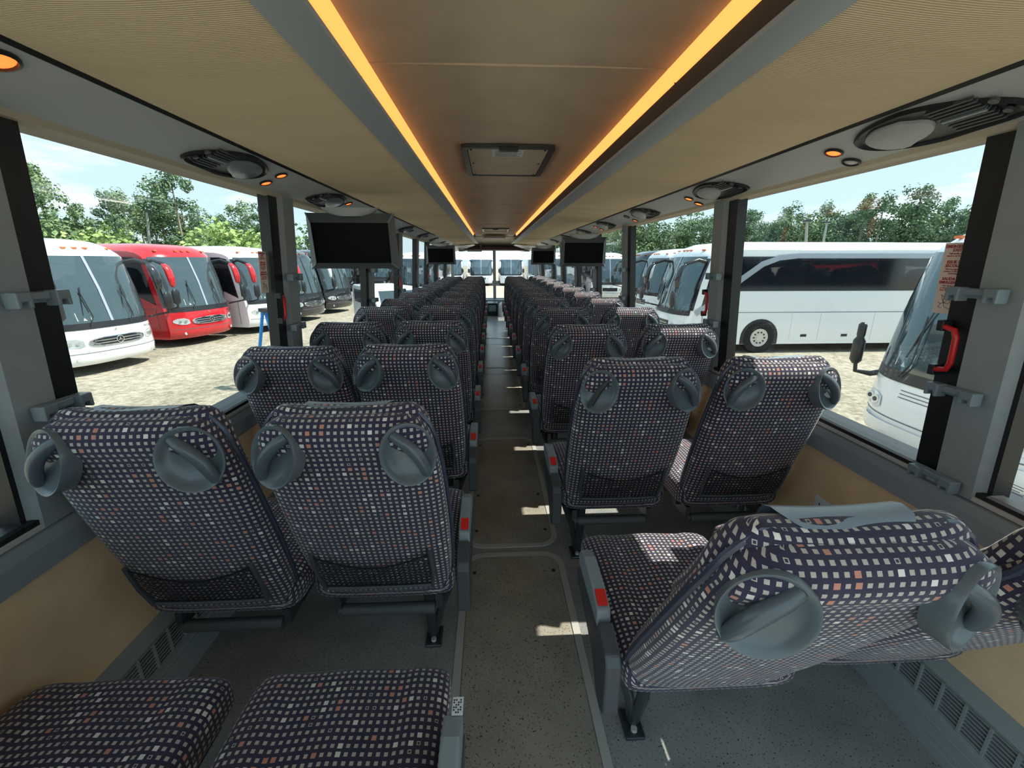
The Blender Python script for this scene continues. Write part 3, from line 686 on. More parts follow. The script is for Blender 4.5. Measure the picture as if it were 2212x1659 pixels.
# ------------------------------------------------------------------ seats
def sup(w, d, yc, n=32, e=3.4):
    pts = []
    for k in range(n + 1):
        t = -PI / 2 + 2 * PI * k / n + 1e-9   # starts at the rear centre (y negative = rear)
        c, s_ = math.cos(t), math.sin(t)
        pts.append((w * (abs(c) ** (2 / e)) * (1 if c >= 0 else -1), yc + d / 2 * (abs(s_) ** (2 / e)) * (1 if s_ >= 0 else -1)))
    return pts
def loft(levels, zmod=None, e=3.4):
    """levels: (z, yrear, halfwidth, depth); returns MB and uv per loop (metres)"""
    n = 32; rings = []; us = []; vv = []; acc = 0
    for li, (z, yr, w_, d) in enumerate(levels):
        pts = sup(w_, d, yr + d / 2, n, e)
        r = [(p[0], p[1], z + (zmod(p[0], z, w_) if zmod else 0)) for p in pts]
        # perimeter u from rear centre both ways
        cum = [0]
        for a, b in zip(r[:-1], r[1:]): cum.append(cum[-1] + math.dist(a[:2], b[:2]))
        tot = cum[-1]; rings.append(r); us.append([c if c <= tot / 2 else c - tot for c in cum]); us[-1][n // 2] = cum[n // 2]
        if li: acc += math.hypot(z - levels[li - 1][0], yr - levels[li - 1][1])
        vv.append(acc)
    m = MB(); vs = [p for r in rings for p in r[:n]]; fs = []; uvs = []
    for i in range(len(rings) - 1):
        for k in range(n):
            k2 = (k + 1) % n
            fs.append((i * n + k, i * n + k2, (i + 1) * n + k2, (i + 1) * n + k))
            def U(l, kk, side):
                u = us[l][kk]
                if kk == n // 2 and side > 0: u = u - 2 * abs(u)
                return u
            if k < n // 2: uvs.append([(us[i][k], vv[i]), (us[i][k + 1], vv[i]), (us[i + 1][k + 1], vv[i + 1]), (us[i + 1][k], vv[i + 1])])
            else:
                a, b = U(i, k, 1), (us[i][k + 1] if k + 1 < n else 0); c_, d_ = (us[i + 1][k + 1] if k + 1 < n else 0), U(i + 1, k, 1)
                uvs.append([(a, vv[i]), (b, vv[i]), (c_, vv[i + 1]), (d_, vv[i + 1])])
    fs.append(tuple(range(n - 1, -1, -1))); uvs.append([(rings[0][k][0], rings[0][k][1]) for k in range(n - 1, -1, -1)])
    L = len(rings) - 1
    fs.append(tuple(L * n + k for k in range(n))); uvs.append([(rings[L][k][0], rings[L][k][1] + 1) for k in range(n)])
    m.add(vs, fs); return m, uvs
def zc_(z): return z if z < .935 else .935 + (z - .935) * .86
def back_mesh():
    lv = [(.395, .262, .150, .030), (.390, .250, .185, .070), (.40, .240, .198, .092), (.425, .232, .206, .105), (.465, .218, .211, .112), (.52, .196, .216, .116), (.59, .170, .219, .118), (.66, .144, .221, .118),
          (.74, .115, .221, .118), (.82, .086, .219, .118), (.885, .063, .216, .118), (.935, .048, .211, .118), (.962, .042, .207, .110), (.977, .036, .206, .108), (.997, .028, .204, .108), (1.022, .025, .197, .104), (1.043, .030, .186, .094), (1.060, .041, .168, .074), (1.070, .054, .145, .050), (1.074, .066, .115, .026)]
    return loft([(zc_(a), b, c, d) for a, b, c, d in lv])
def pad_mesh():
    lv = [(.74, .19, .17, .02), (.76, .16, .190, .07), (.83, .135, .200, .09), (.90, .102, .202, .09), (.97, .082, .200, .086), (1.02, .074, .194, .084), (1.055, .072, .182, .076), (1.074, .076, .162, .060), (1.082, .086, .135, .034)]
    return loft([(zc_(a), b, c, d) for a, b, c, d in lv], zmod=lambda x, z, w_: (.012 * min(1, abs(x) / .16) ** 2 if z > .98 else 0))
def cushion_mesh():
    # lofted along y: cross-section in x,z; sew lines pressed in
    n = 36; rings = []; uvs = []; ys = [.255, .262, .30, .38, .48, .58, .65, .70, .745, .767, .778, .782]
    hh = [.03, .052, .058, .060, .060, .060, .060, .060, .060, .056, .046, .030]
    zc = [.415, .413, .412, .410, .411, .413, .413, .411, .407, .403, .400, .398]
    ww = [.19, .215, .225, .227, .228, .229, .229, .229, .227, .224, .217, .205]
    for y, h, z, w_ in zip(ys, hh, zc, ww):
        r = []
        for k in range(n + 1):
            t = -PI / 2 + 2 * PI * k / n
            c, s_ = math.cos(t), math.sin(t)
            x = w_ * (abs(c) ** .38) * (1 if c >= 0 else -1); zz = h * (abs(s_) ** .45) * (1 if s_ >= 0 else -1)
            if s_ > .3 and .262 < y < .79:
                for q in (-.125, .125):
                    zz -= .010 * math.exp(-((x - q) / .013) ** 2)
                zz += .004 * math.cos(y * 23) * math.exp(-((abs(x) - .04) / .07) ** 2)
            r.append((x, y, z + zz))
        rings.append(r)
    m = MB(); vs = [p for r in rings for p in r[:n]]; fs = []; acc = [0]
    for i in range(1, len(ys)): acc.append(acc[-1] + math.hypot(ys[i] - ys[i - 1], (zc[i] + hh[i]) - (zc[i - 1] + hh[i - 1])))
    cums = []
    for r in rings:
        c = [0]
        for a, b in zip(r[:-1], r[1:]): c.append(c[-1] + math.dist(a, b))
        mid = c[n // 2]; cums.append([q - mid for q in c])
    for i in range(len(rings) - 1):
        for k in range(n):
            k2 = (k + 1) % n
            fs.append((i * n + k, (i + 1) * n + k, (i + 1) * n + k2, i * n + k2))
            uvs.append([(cums[i][k], acc[i]), (cums[i + 1][k], acc[i + 1]), (cums[i + 1][k + 1], acc[i + 1]), (cums[i][k + 1], acc[i])])
    fs.append(tuple(range(n))); uvs.append([(rings[0][k][0], rings[0][k][2]) for k in range(n)])
    L = len(rings) - 1
    fs.append(tuple(L * n + k for k in range(n - 1, -1, -1))); uvs.append([(rings[L][k][0], rings[L][k][2]) for k in range(n - 1, -1, -1)])
    m.add(vs, fs); return m, uvs
def yr(z):
    T = [(.39, .245), (.425, .232), (.52, .196), (.59, .170), (.66, .144), (.74, .115), (.82, .086), (.885, .063), (.935, .048), (1.0, .03), (1.05, .03)]
    if z <= T[0][0]: return T[0][1]
    for (a, p), (b, q) in zip(T[:-1], T[1:]):
        if z <= b: return p + (q - p) * (z - a) / (b - a)
    return T[-1][1]
def handle_local():
    bowl = MB(); n = 32
    out = []
    for k in range(n):
        t = 2 * PI * k / n; c, s_ = math.cos(t), math.sin(t)
        # rounded egg: wide below, pointed at the upper inner side, flattened outer flank
        r = .065 * (1 + .10 * math.cos(t - 2.2) - .06 * math.cos(2 * (t - .5)))
        out.append((r * c, r * s_ * 1.10))
    def ring(k, z): return [(p[0] * k, p[1] * k, z) for p in out]
    bowl.rings([ring(.97, -.030), ring(1.0, -.012), ring(1.04, .004), ring(1.02, .009), ring(.96, .008), ring(.86, -.001), ring(.66, -.008), ring(.35, -.011), ring(.1, -.012)], cap0=False)
    bar = MB(); pts = []; rr = []
    for i in range(9):
        u = i / 8; a = (-.036 * 1 + .074 * u, .056 - .108 * u)
        bulge = math.sin(PI * u)
        pts.append((a[0] + .010 * bulge, a[1] + .006 * bulge, -.004 + .018 * bulge ** .6)); rr.append(.0125 + .003 * bulge)
    bar.tube(pts, rr, 10)
    slot = MB(); slot.tube([(-.026, .040, .004), (-.004, .012, .006), (.022, -.042, .004)], .010, 8, flat=.35); slot.cyl((-.030, .045, .008), .006, .004, 'z', 10).cyl((.026, -.046, .008), .006, .004, 'z', 10)
    return bowl, bar, slot
def seat_master(side_out, broken=False):
    """side_out: +1 if the aisle is on the +x side of the seat"""
    t = thing('coach_chair', 'x', 'seat')
    m, uv = back_mesh(); bk = m.build('backrest', 'fabric', t, smooth=True, uvs=uv)
    m, uv = pad_mesh(); m.build('headrest_pad', 'fabric', t, smooth=True, uvs=uv)
    # piping around the top of the pad
    hw_ = [(.42, .205), (.52, .216), (.66, .221), (.82, .219), (.935, .211), (.99, .205), (1.03, .193), (1.062, .172)]
    sd = [(w_ + .004, yr(z) + .062, z) for z, w_ in hw_]
    top = [(.150, .098, 1.086), (.10, .10, 1.082), (.05, .10, 1.078), (0, .10, 1.077)]
    half = sd + top
    half = [(p[0], p[1], zc_(p[2])) for p in half]
    pts = [(-p[0], p[1], p[2]) for p in half] + [p for p in reversed(half[:-1])]
    MB().tube(pts, .0065, 6).build('piping', 'piping', t, smooth=True)
    LP = [(.163, .94), (.167, .98), (.166, 1.025), (.158, 1.049), (.142, 1.059), (.115, 1.0635), (.094, 1.062)]
    def lp(u, v):
        k = min(5, int(v * 6)); f = v * 6 - k; y = LP[k][0] + (LP[k + 1][0] - LP[k][0]) * f; z = LP[k][1] + (LP[k + 1][1] - LP[k][1]) * f
        x = (u - .5) * .215 * (1 - .22 * abs(2 * v - 1) ** 3)
        return (x, y, z + (.012 * min(1, abs(x) / .16) ** 2 if z > .98 else 0) + .001)
    pl = MB(); pl.grid(lp, 12, 12)
    pl.build('leather_panel', 'leather grey', t, smooth=True)
    bowl, bar, slot = handle_local()
    for sx in (-1, 1):
        ang = math.radians(22) * sx
        cx, z = sx * .150, .958
        nrm = Vector((math.sin(ang), -math.cos(ang), .14)).normalized()
        up = Vector((0, 0, 1)); up = (up - nrm * up.dot(nrm)).normalized(); right = up.cross(nrm)
        cc = Vector((cx, .050, z)) + nrm * .016
        M = basis(right * sx, up, nrm, cc) if sx > 0 else basis(right * sx, up, nrm, cc)
        h = bpy.data.objects.new('grab_handle', None)
        b = MB(); fs = bowl.f if sx > 0 else [tuple(reversed(f)) for f in bowl.f]
        b.add(bowl.v, fs, M)
        hb = b.build('handle_bowl', 'handle grey', t, smooth=True)
        if broken and sx == -side_out * -1:
            b = MB(); b.add(slot.v, slot.f, M); b.build('handle_slot', 'black plastic', hb, smooth=True, label='dark slot with two screws where the bar is missing')
        else:
            b = MB(); b.add(bar.v, bar.f, M); b.build('grab_bar', 'bar grey', hb, smooth=True)
        C.objects.link(h); bpy.data.objects.remove(h)
    # magazine net with its frame
    f = MB()
    for sx in (-1, 1):
        f.tube([(sx * .165, yr(.60) - .012, .605), (sx * .168, yr(.52) - .014, .52), (sx * .160, yr(.45) - .014, .445)], .0085, 6, flat=.7)
    f.tube([(-.160, yr(.45) - .010, .445), (-.08, yr(.44) - .008, .437), (.08, yr(.44) - .008, .437), (.160, yr(.45) - .010, .445)], .0085, 6, flat=.7)
    pk = f.build('pocket_frame', 'dark plastic', t, smooth=True)
    nn = MB()
    def NP(u, v):
        x = (u - .5) * .32; top = .595 - .045 * math.sin(PI * u); z = .445 + (top - .445) * v
        return Vector((x, yr(z) - .012 - .012 * math.sin(PI * u) * v, z))
    def rib(a, b, wd=.0011):
        P = [NP(a[0] + (b[0] - a[0]) * i / 5, a[1] + (b[1] - a[1]) * i / 5) for i in range(6)]
        for p, q in zip(P[:-1], P[1:]):
            d = (q - p).normalized(); sd = d.cross(Vector((0, -1, 0))).normalized() * wd
            nn.add([p - sd, q - sd, q + sd, p + sd], [(0, 1, 2, 3)])
    K_ = 20
    for k in range(-8, K_ + 1):
        for dr in (1, -1):
            u0 = k / K_; u1 = u0 + 8 / K_
            a, b = [u0, 0.0], [u1, 1.0]
            if dr < 0: a, b = [u0, 1.0], [u1, 0.0]
            # clip to 0..1
            for P, Q in ((a, b), (b, a)):
                if P[0] < 0:
                    tt = (0 - P[0]) / (Q[0] - P[0]) if Q[0] != P[0] else 0
                    P[1] = P[1] + (Q[1] - P[1]) * tt; P[0] = 0
                if P[0] > 1:
                    tt = (1 - P[0]) / (Q[0] - P[0]) if Q[0] != P[0] else 0
                    P[1] = P[1] + (Q[1] - P[1]) * tt; P[0] = 1
            if abs(a[0] - b[0]) > .01 and -.01 <= a[1] <= 1.01: rib(a, b)
    rib((0, 1), (1, 1), .003)
    nn.build('net', 'net black', t, kind='stuff')
    m, uv = cushion_mesh(); m.build('seat_cushion', 'fabric', t, smooth=True, uvs=uv)
    MB().box(-.20, .20, .33, .74, .33, .36).build('seat_pan', 'black plastic', t)
    m = MB(); m.tube([(-.15, .285, .29), (.15, .285, .29)], .020, 12); m.tube([(-.165, .285, .29), (-.15, .285, .29)], .012, 8); m.build('footrest_bar', 'dark plastic', t, smooth=True)
    for q in (-.175, .155): MB().box(q, q + .02, .28, .42, .29, .345).build('footrest_arm', 'dark metal', t)
    return t
def aisle_hardware(t, so):
    x = lambda a: so * a
    P = [(.62, .50), (.60, .525), (.55, .54), (.45, .53), (.375, .508), (.365, .46), (.60, .47)]
    B = [(.60, .465), (.365, .462), (.36, .488), (.28, .465), (.265, .44), (.262, .29), (.29, .27), (.335, .28), (.40, .35), (.50, .38), (.60, .40), (.625, .44)]
    def pr(poly, a, b, w_, nm, mt, par=t, bev=.004):
        m = MB(); m.prism([(p[0], p[1]) for p in poly], min(x(a), x(b)), max(x(a), x(b)), 'x'); return m.build(nm, mt, par, bevel=bev)
    # prism on 'x' axis takes (y, z)
    sh = pr(P, .228, .266, 0, 'armrest_cap', 'cap grey', bev=.006)
    pr(B, .226, .268, 0, 'side_shroud', 'dark plastic', bev=.006)
    m = MB(); m.add([(x(a), b, c) for a, b, c in ((.2345, .385, .5145), (.2615, .385, .5145), (.2615, .425, .527), (.2345, .425, .527), (.2345, .385, .522), (.2615, .385, .522), (.2615, .425, .534), (.2345, .425, .534))],
                    [(0, 3, 2, 1), (4, 5, 6, 7), (0, 1, 5, 4), (1, 2, 6, 5), (2, 3, 7, 6), (3, 0, 4, 7)])
    m.build('recline_button', 'red button', t, label='red recline button')
    # legs
    m = MB(); m.tube([(x(.12), .36, .345), (x(.115), .375, .20), (x(.112), .43, .03)], [.018, .015, .014], 8, flat=1.3); m.build('leg', 'dark metal', t, smooth=True)
    m = MB(); m.tube([(x(.20), .34, .345), (x(.155), .38, .20), (x(.118), .44, .03)], [.016, .014, .013], 8); m.build('leg', 'dark metal', t, smooth=True)
    m = MB(); m.box(min(x(.085), x(.145)), max(x(.085), x(.145)), .39, .48, 0, .014); m.build('foot_plate', 'dark metal', t, bevel=.004)
    MB().cyl((x(.115), .412, .018), .010, .012, 'z', 8).build('foot_bolt', 'aluminium', t)
def window_hardware(t, so):
    x = lambda a: so * a
    m = MB(); m.tube([(x(-.12), .37, .345), (x(-.22), .37, .30)], .016, 8); m.build('wall_bracket', 'dark metal', t, smooth=True)
# masters
mast = {}
for so in (1, -1):
    a = seat_master(so); aisle_hardware(a, so); mast[(so, 'aisle')] = a
    b = seat_master(so); window_hardware(b, so); mast[(so, 'window')] = b
    # share mesh data
    da = {c.name.split('.')[0] + str(i): c for i, c in enumerate(a.children)}
brk = seat_master(-1, True); aisle_hardware(brk, -1)
used = set()
ORD = ['first', 'second', 'third', 'fourth', 'fifth', 'sixth', 'seventh', 'eighth', 'ninth', 'tenth', 'eleventh', 'twelfth']
def place(so, kind, x, y, rec, lab, group, src=None):
    key = (so, kind)
    if src: o = src
    elif key not in used: o = mast[key]; used.add(key)
    else: o = copy_tree(mast[key])
    o.location = (x, y, 0); o['label'] = lab; o['group'] = group
    return o
def recline(o, deg):
    # tilt back parts around the seat hinge at (y=.27, z=.42)
    Mx = Matrix.Translation((0, .27, .42)) @ Matrix.Rotation(math.radians(deg), 4, 'X') @ Matrix.Translation((0, -.27, -.42))
    for c in o.children:
        if c.name.split('.')[0] in ('backrest', 'headrest_pad', 'piping', 'leather_panel', 'handle_bowl', 'pocket_frame', 'net'):
            c.matrix_local = Mx
XL, XR = {'aisle': -.45, 'window': -.925}, {'aisle': .42, 'window': .93}
Lrows = [.885, 1.65, 2.40, 3.18, 3.96, 4.75, 5.55, 6.35, 7.17, 7.98, 8.80, 9.55]
Rrows = [.51, 1.35, 2.21, 3.05, 3.88, 4.70, 5.50, 6.32, 7.15, 7.97, 8.78, 9.55]
for kind in ('aisle', 'window'):
    place(1, kind, XL[kind] - (.03 if kind == 'window' else -.015), .04, 0, 'patterned %s seat cushion at the bottom left of the photo' % kind, 'coach seats')
    for i, y in enumerate(Lrows):
        o = place(1, kind, XL[kind] + (.01 if kind == 'window' and i else 0), y - (.04 if kind == 'window' and i == 0 else 0), 0,
              ('patterned seat beside the %s, %s row of backs on the left' % ('aisle' if kind == 'aisle' else 'left windows', ORD[i])), 'coach seats')
        recline(o, [0, 0, 1, -1, 1, 0, 0, 1, 0, -1, 0, 0][i] + (1 if kind == 'window' and i else -2 if kind == 'window' else 0))
    for i, y in reversed(list(enumerate(Rrows))):
        src = None
        lab = 'patterned seat beside the %s, %s row of backs on the right' % ('aisle' if kind == 'aisle' else 'right windows', ORD[i])
        if i == 0: lab = 'patterned right aisle seat nearest the camera, seen from above' if kind == 'aisle' else 'patterned right window seat nearest the camera, mostly hidden'
        if i == 1 and kind == 'aisle': src = brk; lab = 'patterned right aisle seat with a broken handle slot, second row'
        o = place(-1, kind, XR[kind] + (.015 if i == 0 else 0), y + (.02 if i == 0 else 0) + (.05 if i == 0 and kind == 'window' else 0), 0, lab, 'coach seats', src)
        if i == 0:
            for c in list(o.children):
                if c.name.split('.')[0] in ('footrest_bar', 'footrest_arm', 'pocket_frame', 'net'): bpy.data.objects.remove(c)
        recline(o, ((10 if kind == 'aisle' else 15) if i == 0 else [0, 0, 1, 0, -1, 1, 0, 0, 1, 0, 0, 0][i]))
# small things on seats
t = thing('seat_tag', 'small white printed tag at the lower side of a right window seat', 'tag', (1.085, 1.60, .50)); MB().box(-.002, .002, -.018, .018, -.03, .03).build('tag_sheet', 'white paper', t)
m = MB(); m.box(-.003, .003, -.012, .012, .0, .014).box(-.003, .003, -.010, .004, -.022, -.010); m.build('tag_print', 'print black', t)
t = thing('armrest_sticker', 'small white sticker on the armrest end at bottom centre', 'sticker', (-.168, .655, .50)); MB().box(-.022, .0, -.018, .018, .028, .030).build('sticker_sheet', 'white paper', t)
m = MB()
for i in range(6):
    for j in range(4):
        if (i * 7 + j * 5) % 3: m.box(-.020 + .0045 * j, -.017 + .0045 * j, -.015 + .005 * i, -.012 + .005 * i, .0302, .0306)
m.build('sticker_print', 'print black', t, kind='stuff')

# ------------------------------------------------------------------ outside: ground
GZ = -1.50
MB().box(-160, 160, -60, 260, GZ - .2, GZ).build('ground', 'gravel', kind='structure')

PAINT = {'white': mat('white paint', (236, 240, 243), .22, coat=.6), 'red': mat('red paint', (190, 26, 36), .2, coat=.8), 'black': mat('black paint', (30, 31, 36), .15, coat=.8), 'silver': mat('silver paint', (170, 178, 188), .25, .3)}
mat('bus windshield', (88, 104, 110), .06, .55)
mat('bus side glass', (22, 27, 34), .08, .0, spec=.8)
mat('chrome', (215, 220, 225), .12, .95)
mat('tyre', (28, 28, 29), .9)
mat('rim', (205, 205, 200), .35, .3)
mat('headlamp', (215, 225, 230), .12, .6)
mat('bus dark', (34, 36, 40), .35)
mat('marker orange', (220, 110, 60), .4)
mat('panel line', (95, 102, 110), .5)
FP = [(.28, -.12), (.34, -.02), (.55, .02), (.95, .0), (1.25, -.06), (1.45, -.10), (2.2, -.26), (3.0, -.52), (3.15, -.62), (3.3, -.80), (3.42, -1.15), (3.48, -1.8)]
def fx(z):
    if z <= FP[0][0]: return FP[0][1]
    for (a, p), (b, q) in zip(FP[:-1], FP[1:]):
        if z <= b: return p + (q - p) * (z - a) / (b - a)
    return FP[-1][1]
def fr_(y, z):
    x = fx(z); return x - .42 * max(0.0, min(1.0, (x + 2.2) / 2.2)) ** .6 * abs(y / 1.3) ** 3.2
def coach(loc, rot, body='white', lab='x', detail=2, style='star', wb=1.70, mirror='black', group=None, L=13.6, sidestyle='plain', roofz=1.0, face_side=0):
    t = thing('coach', lab, 'coach', (loc[0], loc[1], GZ), rot, group)
    P = PAINT[body]
    m = MB()
    prof = [(x, z) for z, x in FP]
    prof = prof + [(-L * .5, 3.48), (-L + .25, 3.46), (-L + .02, 3.2), (-L, 2.0), (-L, .4), (-L + .1, .30)]
    ny = 28; rows = []
    for j in range(ny + 1):
        q = -1 + 2 * j / ny; y = 1.3 * math.sin(q * PI / 2) if abs(q) < 1 else 1.3 * q
        r = []
        for (x, z) in prof:
            k = max(0.0, min(1.0, (x + 2.2) / 2.2)) ** .6
            rz = max(0.0, (z - 3.0) / .48)
            r.append((x - .42 * k * abs(y / 1.3) ** 3.2 if x > -2.2 else x, y, z - rz * .26 * abs(y / 1.3) ** 5))
        rows.append(r)
    n = len(prof); vs = [p for r in rows for p in r]
    fs = [(j * n + i, (j + 1) * n + i, (j + 1) * n + i + 1, j * n + i + 1) for j in range(ny) for i in range(n - 1)]
    fs += [tuple(range(n - 1, -1, -1)), tuple(ny * n + i for i in range(n))]
    m.add(vs, fs); m.build('body', P, t, smooth=True)
    off = .012
    def patch(y0, y1, z0, z1, nu=10, nv=6, o=off):
        return MB().grid(lambda u, v: (fr_(y0 + (y1 - y0) * u, z0 + (z1 - z0) * v) + o, y0 + (y1 - y0) * u, z0 + (z1 - z0) * v), nu, nv)
    zt = 3.02
    ws = patch(-1.20, 1.20, 1.36, zt, 20, 10, .018).build('windshield', 'bus windshield', t, smooth=True)
    patch(-.035, .035, 1.36, zt, 2, 8, .03).build('divider', PAINT['silver'] if body != 'black' else 'bus dark', ws)
    for q in (-1, 1): patch(min(q * 1.20, q * 1.297), max(q * 1.20, q * 1.297), 1.37, 2.96, 4, 10, .014).build('corner_glass', 'bus side glass', t, smooth=True)
    patch(-1.24, 1.24, 1.20, 1.37, 14, 1, .016).build('lower_band', 'bus dark', t, smooth=True)
    if detail >= 2:
        for sy in (-.55, .45):
            b = fr_(sy, 1.3) + .05
            MB().tube([(b, sy, 1.28), (b - .02, sy + .12, 1.5), (b - .16, sy + .05, 2.15)], .012, 5).tube([(fr_(sy, 1.75) + .05, sy - .05, 1.55), (fr_(sy, 2.2) + .05, sy + .1, 2.25)], .012, 4).build('wiper', 'bus dark', t)
    if detail >= 1:
        # papers behind the glass, seen at its lower edge
        patch(-.75, -.45, 1.42, 1.62, 2, 1, .018).build('dash_card', mat('dash card', (190, 205, 200), .6), ws)
    if style == 'star':
        def ov(a, b, z0, o, k=24): return [(fr_(a * math.cos(2 * PI * i / k), z0 + b * math.sin(2 * PI * i / k) * .9) + o, a * (abs(math.cos(2 * PI * i / k)) ** .8) * (1 if math.cos(2 * PI * i / k) > 0 else -1), z0 + b * (abs(math.sin(2 * PI * i / k)) ** .7) * (1 if math.sin(2 * PI * i / k) > 0 else -1)) for i in range(k)]
        g = MB().rings([ov(.72, .125, .86, .0), ov(.72, .125, .86, .03), ov(.67, .10, .86, .03), ov(.66, .095, .86, .012)], cap0=False).build('grille', 'chrome', t)
        MB().rings([ov(.66, .095, .86, .012), ov(.5, .06, .86, .014)], cap0=False).build('grille_back', 'bus dark', g)
        for zz in (.82, .89): patch(-.60, .60, zz - .012, zz + .014, 8, 1, .032).build('grille_bar', 'chrome', g)
        c = Vector((fr_(0, .86) + .05, 0, .86)); e = MB()
        rr = lambda r, x: [(c.x + x, r * math.cos(2 * PI * i / 20), c.z + r * math.sin(2 * PI * i / 20)) for i in range(20)]
        e.rings([rr(.098, -.03), rr(.098, .0), rr(.082, .0), rr(.08, -.012)], cap0=False, cap1=False)
        for k in range(3):
            a = PI / 2 + k * 2 * PI / 3; d = (math.cos(a), math.sin(a)); pn = (-d[1], d[0])
            e.add([(c.x, d[0] * .088, c.z + d[1] * .088), (c.x, pn[0] * .016, c.z + pn[1] * .016), (c.x, -pn[0] * .016, c.z - pn[1] * .016)], [(0, 1, 2)])
        e.build('emblem', 'chrome', g)
        e = MB(); e.rings([rr(.08, -.014), rr(.01, -.014)], cap0=False, cap1=True); e.build('emblem_back', 'bus dark', g)
        for sy in (-1, 1):
            hp = [(.78, .80), (.80, .93), (.92, .99), (1.10, .98), (1.20, .92), (1.20, .86), (1.08, .79), (.90, .76)]
            m = MB(); m.add([(fr_(a, b) + .016, sy * a, b) for a, b in hp], [tuple(range(8))]); h = m.build('headlight', 'headlamp', t)
            for q in (.90, 1.04): MB().cyl((fr_(q, .87) + .02, sy * q, .875), .045, .02, 'x', 12).build('lamp', 'chrome', h)
            MB().cyl((fr_(.95, .45) + .0, sy * .95, .46), .05, .03, 'x', 12).build('fog_light', 'headlamp', t)
        patch(-1.26, 1.26, .60, .615, 12, 1, .012).build('bumper_line', 'panel line', t)
        if detail >= 2:
            text('TOURRIDER', .085, 'bus dark', t, basis((0, 1, 0), (0, 0, 1), (1, 0, 0), (fr_(.95, 1.1) + .035, .88, 1.10)), ext=.002)
            MB().cyl((fr_(0, 1.13) + .01, 0, 1.13), .03, .02, 'x', 10).build('badge', 'chrome', t)
    elif style == 'round':
        for sy in (-1, 1):
            hp = [(.72, .78), (.74, .92), (.86, .97), (1.10, .96), (1.20, .90), (1.20, .80), (1.08, .74), (.85, .72)]
            m = MB(); m.add([(fr_(a, b) + .014, sy * a, b) for a, b in hp], [tuple(range(8))]); h = m.build('headlight', mat('lamp pod', (205, 212, 216), .3), t)
            for q in (.85, 1.06): MB().cyl((fr_(q, .85) + .025, sy * q, .85), .065, .03, 'x', 14).build('lamp', 'headlamp', h)
            for q in (.85, 1.06): MB().cyl((fr_(q, .85) + .03, sy * q, .85), .035, .03, 'x', 12).build('lamp_core', 'dark metal', h)
        patch(-1.26, 1.26, .66, .675, 12, 1, .012).build('bumper_line', 'panel line', t)
        patch(-1.28, 1.28, .30, .60, 12, 3, .05).build('bumper', P, t, smooth=True)
        for k in range(3): patch(-.45, .45, 1.0 + k * .05, 1.012 + k * .05, 4, 1, .012).build('vent_slot', 'panel line', t)
    else:
        for sy in (-1, 1):
            m = MB(); m.add([(fr_(a, b) + .016, sy * a, b) for a, b in ((.70, .78), (.72, .95), (1.15, 1.0), (1.2, .88), (1.1, .76))], [tuple(range(5))]); m.build('headlight', 'headlamp', t)
        patch(-.55, .55, .74, .98, 6, 2, .014).build('grille', 'bus dark', t)
        for zz in (.80, .88): patch(-.5, .5, zz, zz + .02, 6, 1, .03).build('grille_bar', 'chrome', t)
        patch(-1.26, 1.26, .60, .615, 12, 1, .012).build('bumper_line', 'panel line', t)
    for q in (-.9, -.25, 0, .25, .9): MB().box(fr_(q, 3.22) - .02, fr_(q, 3.22) + .06, q - .05, q + .05, 3.20, 3.24).build('marker_light', 'marker orange', t)
    # mirrors
    for sy in (-1, 1):
        if style == 'round':
            if sy > 0: arm = [(-.62, 1.12, 1.24), (-.35, 1.33, 1.12), (-.20, 1.46, 1.14), (-.18, 1.48, 1.36)]; hz = (1.42, 1.95)
            else: arm = [(-.62, -1.12, 1.24), (-.35, -1.33, 1.12), (-.20, -1.46, 1.14), (-.18, -1.48, 1.36)]; hz = (1.42, 1.95)
            ma = MB().tube(arm, [.05, .045, .035, .03], 8).build('mirror_arm', 'bus dark', t, smooth=True)
            h = MB(); cx, cy = -.18, sy * 1.48
            h.rings([[(cx + .07 * k * math.cos(a), cy + .10 * k * math.sin(a), z) for a in [2 * PI * i / 12 for i in range(12)]] for k, z in ((.5, 1.26), (1, 1.32), (1, 1.64), (.6, 1.70), (.7, 1.74), (.7, 1.90), (.3, 1.94))])
            h.build('mirror_housing', 'bus dark', ma, smooth=True)
        else:
            y = sy * 1.28
            arm = [(-.75, y * .95, 2.86), (-.45, y * 1.03, 2.92), (-.05, y * 1.05, 2.80), (.13, y * 1.04, 2.50)]
            ma = MB().tube(arm, [.05, .055, .06, .05], 8).build('mirror_arm', 'bus dark', t, smooth=True)
            h = MB(); h.rings([[(.10 + dx + .085 * k * math.cos(a), y * 1.04 + .12 * k * math.sin(a), z) for a in [2 * PI * i / 12 for i in range(12)]] for k, z, dx in ((.5, 2.82, -.16), (.9, 2.74, -.08), (1.0, 2.6, 0), (1, 2.35, .05), (.8, 2.12, .06), (.3, 2.06, .06))])
            h.build('mirror_housing', PAINT[mirror] if mirror in PAINT else 'bus dark', ma, smooth=True)
            h = MB(); h.tube([(fr_(1.1, 1.3), sy * 1.22, 1.3), (.25, sy * 1.38, 1.42), (.28, sy * 1.40, 1.6)], .03, 6)
            h.rings([[(.28 + .07 * k * math.cos(a), sy * 1.40 + .13 * k * math.sin(a), z) for a in [2 * PI * i / 12 for i in range(12)]] for k, z in ((.5, 1.52), (1, 1.58), (1, 1.92), (.5, 2.0))])
            h.build('lower_mirror', 'bus dark', t, smooth=True)
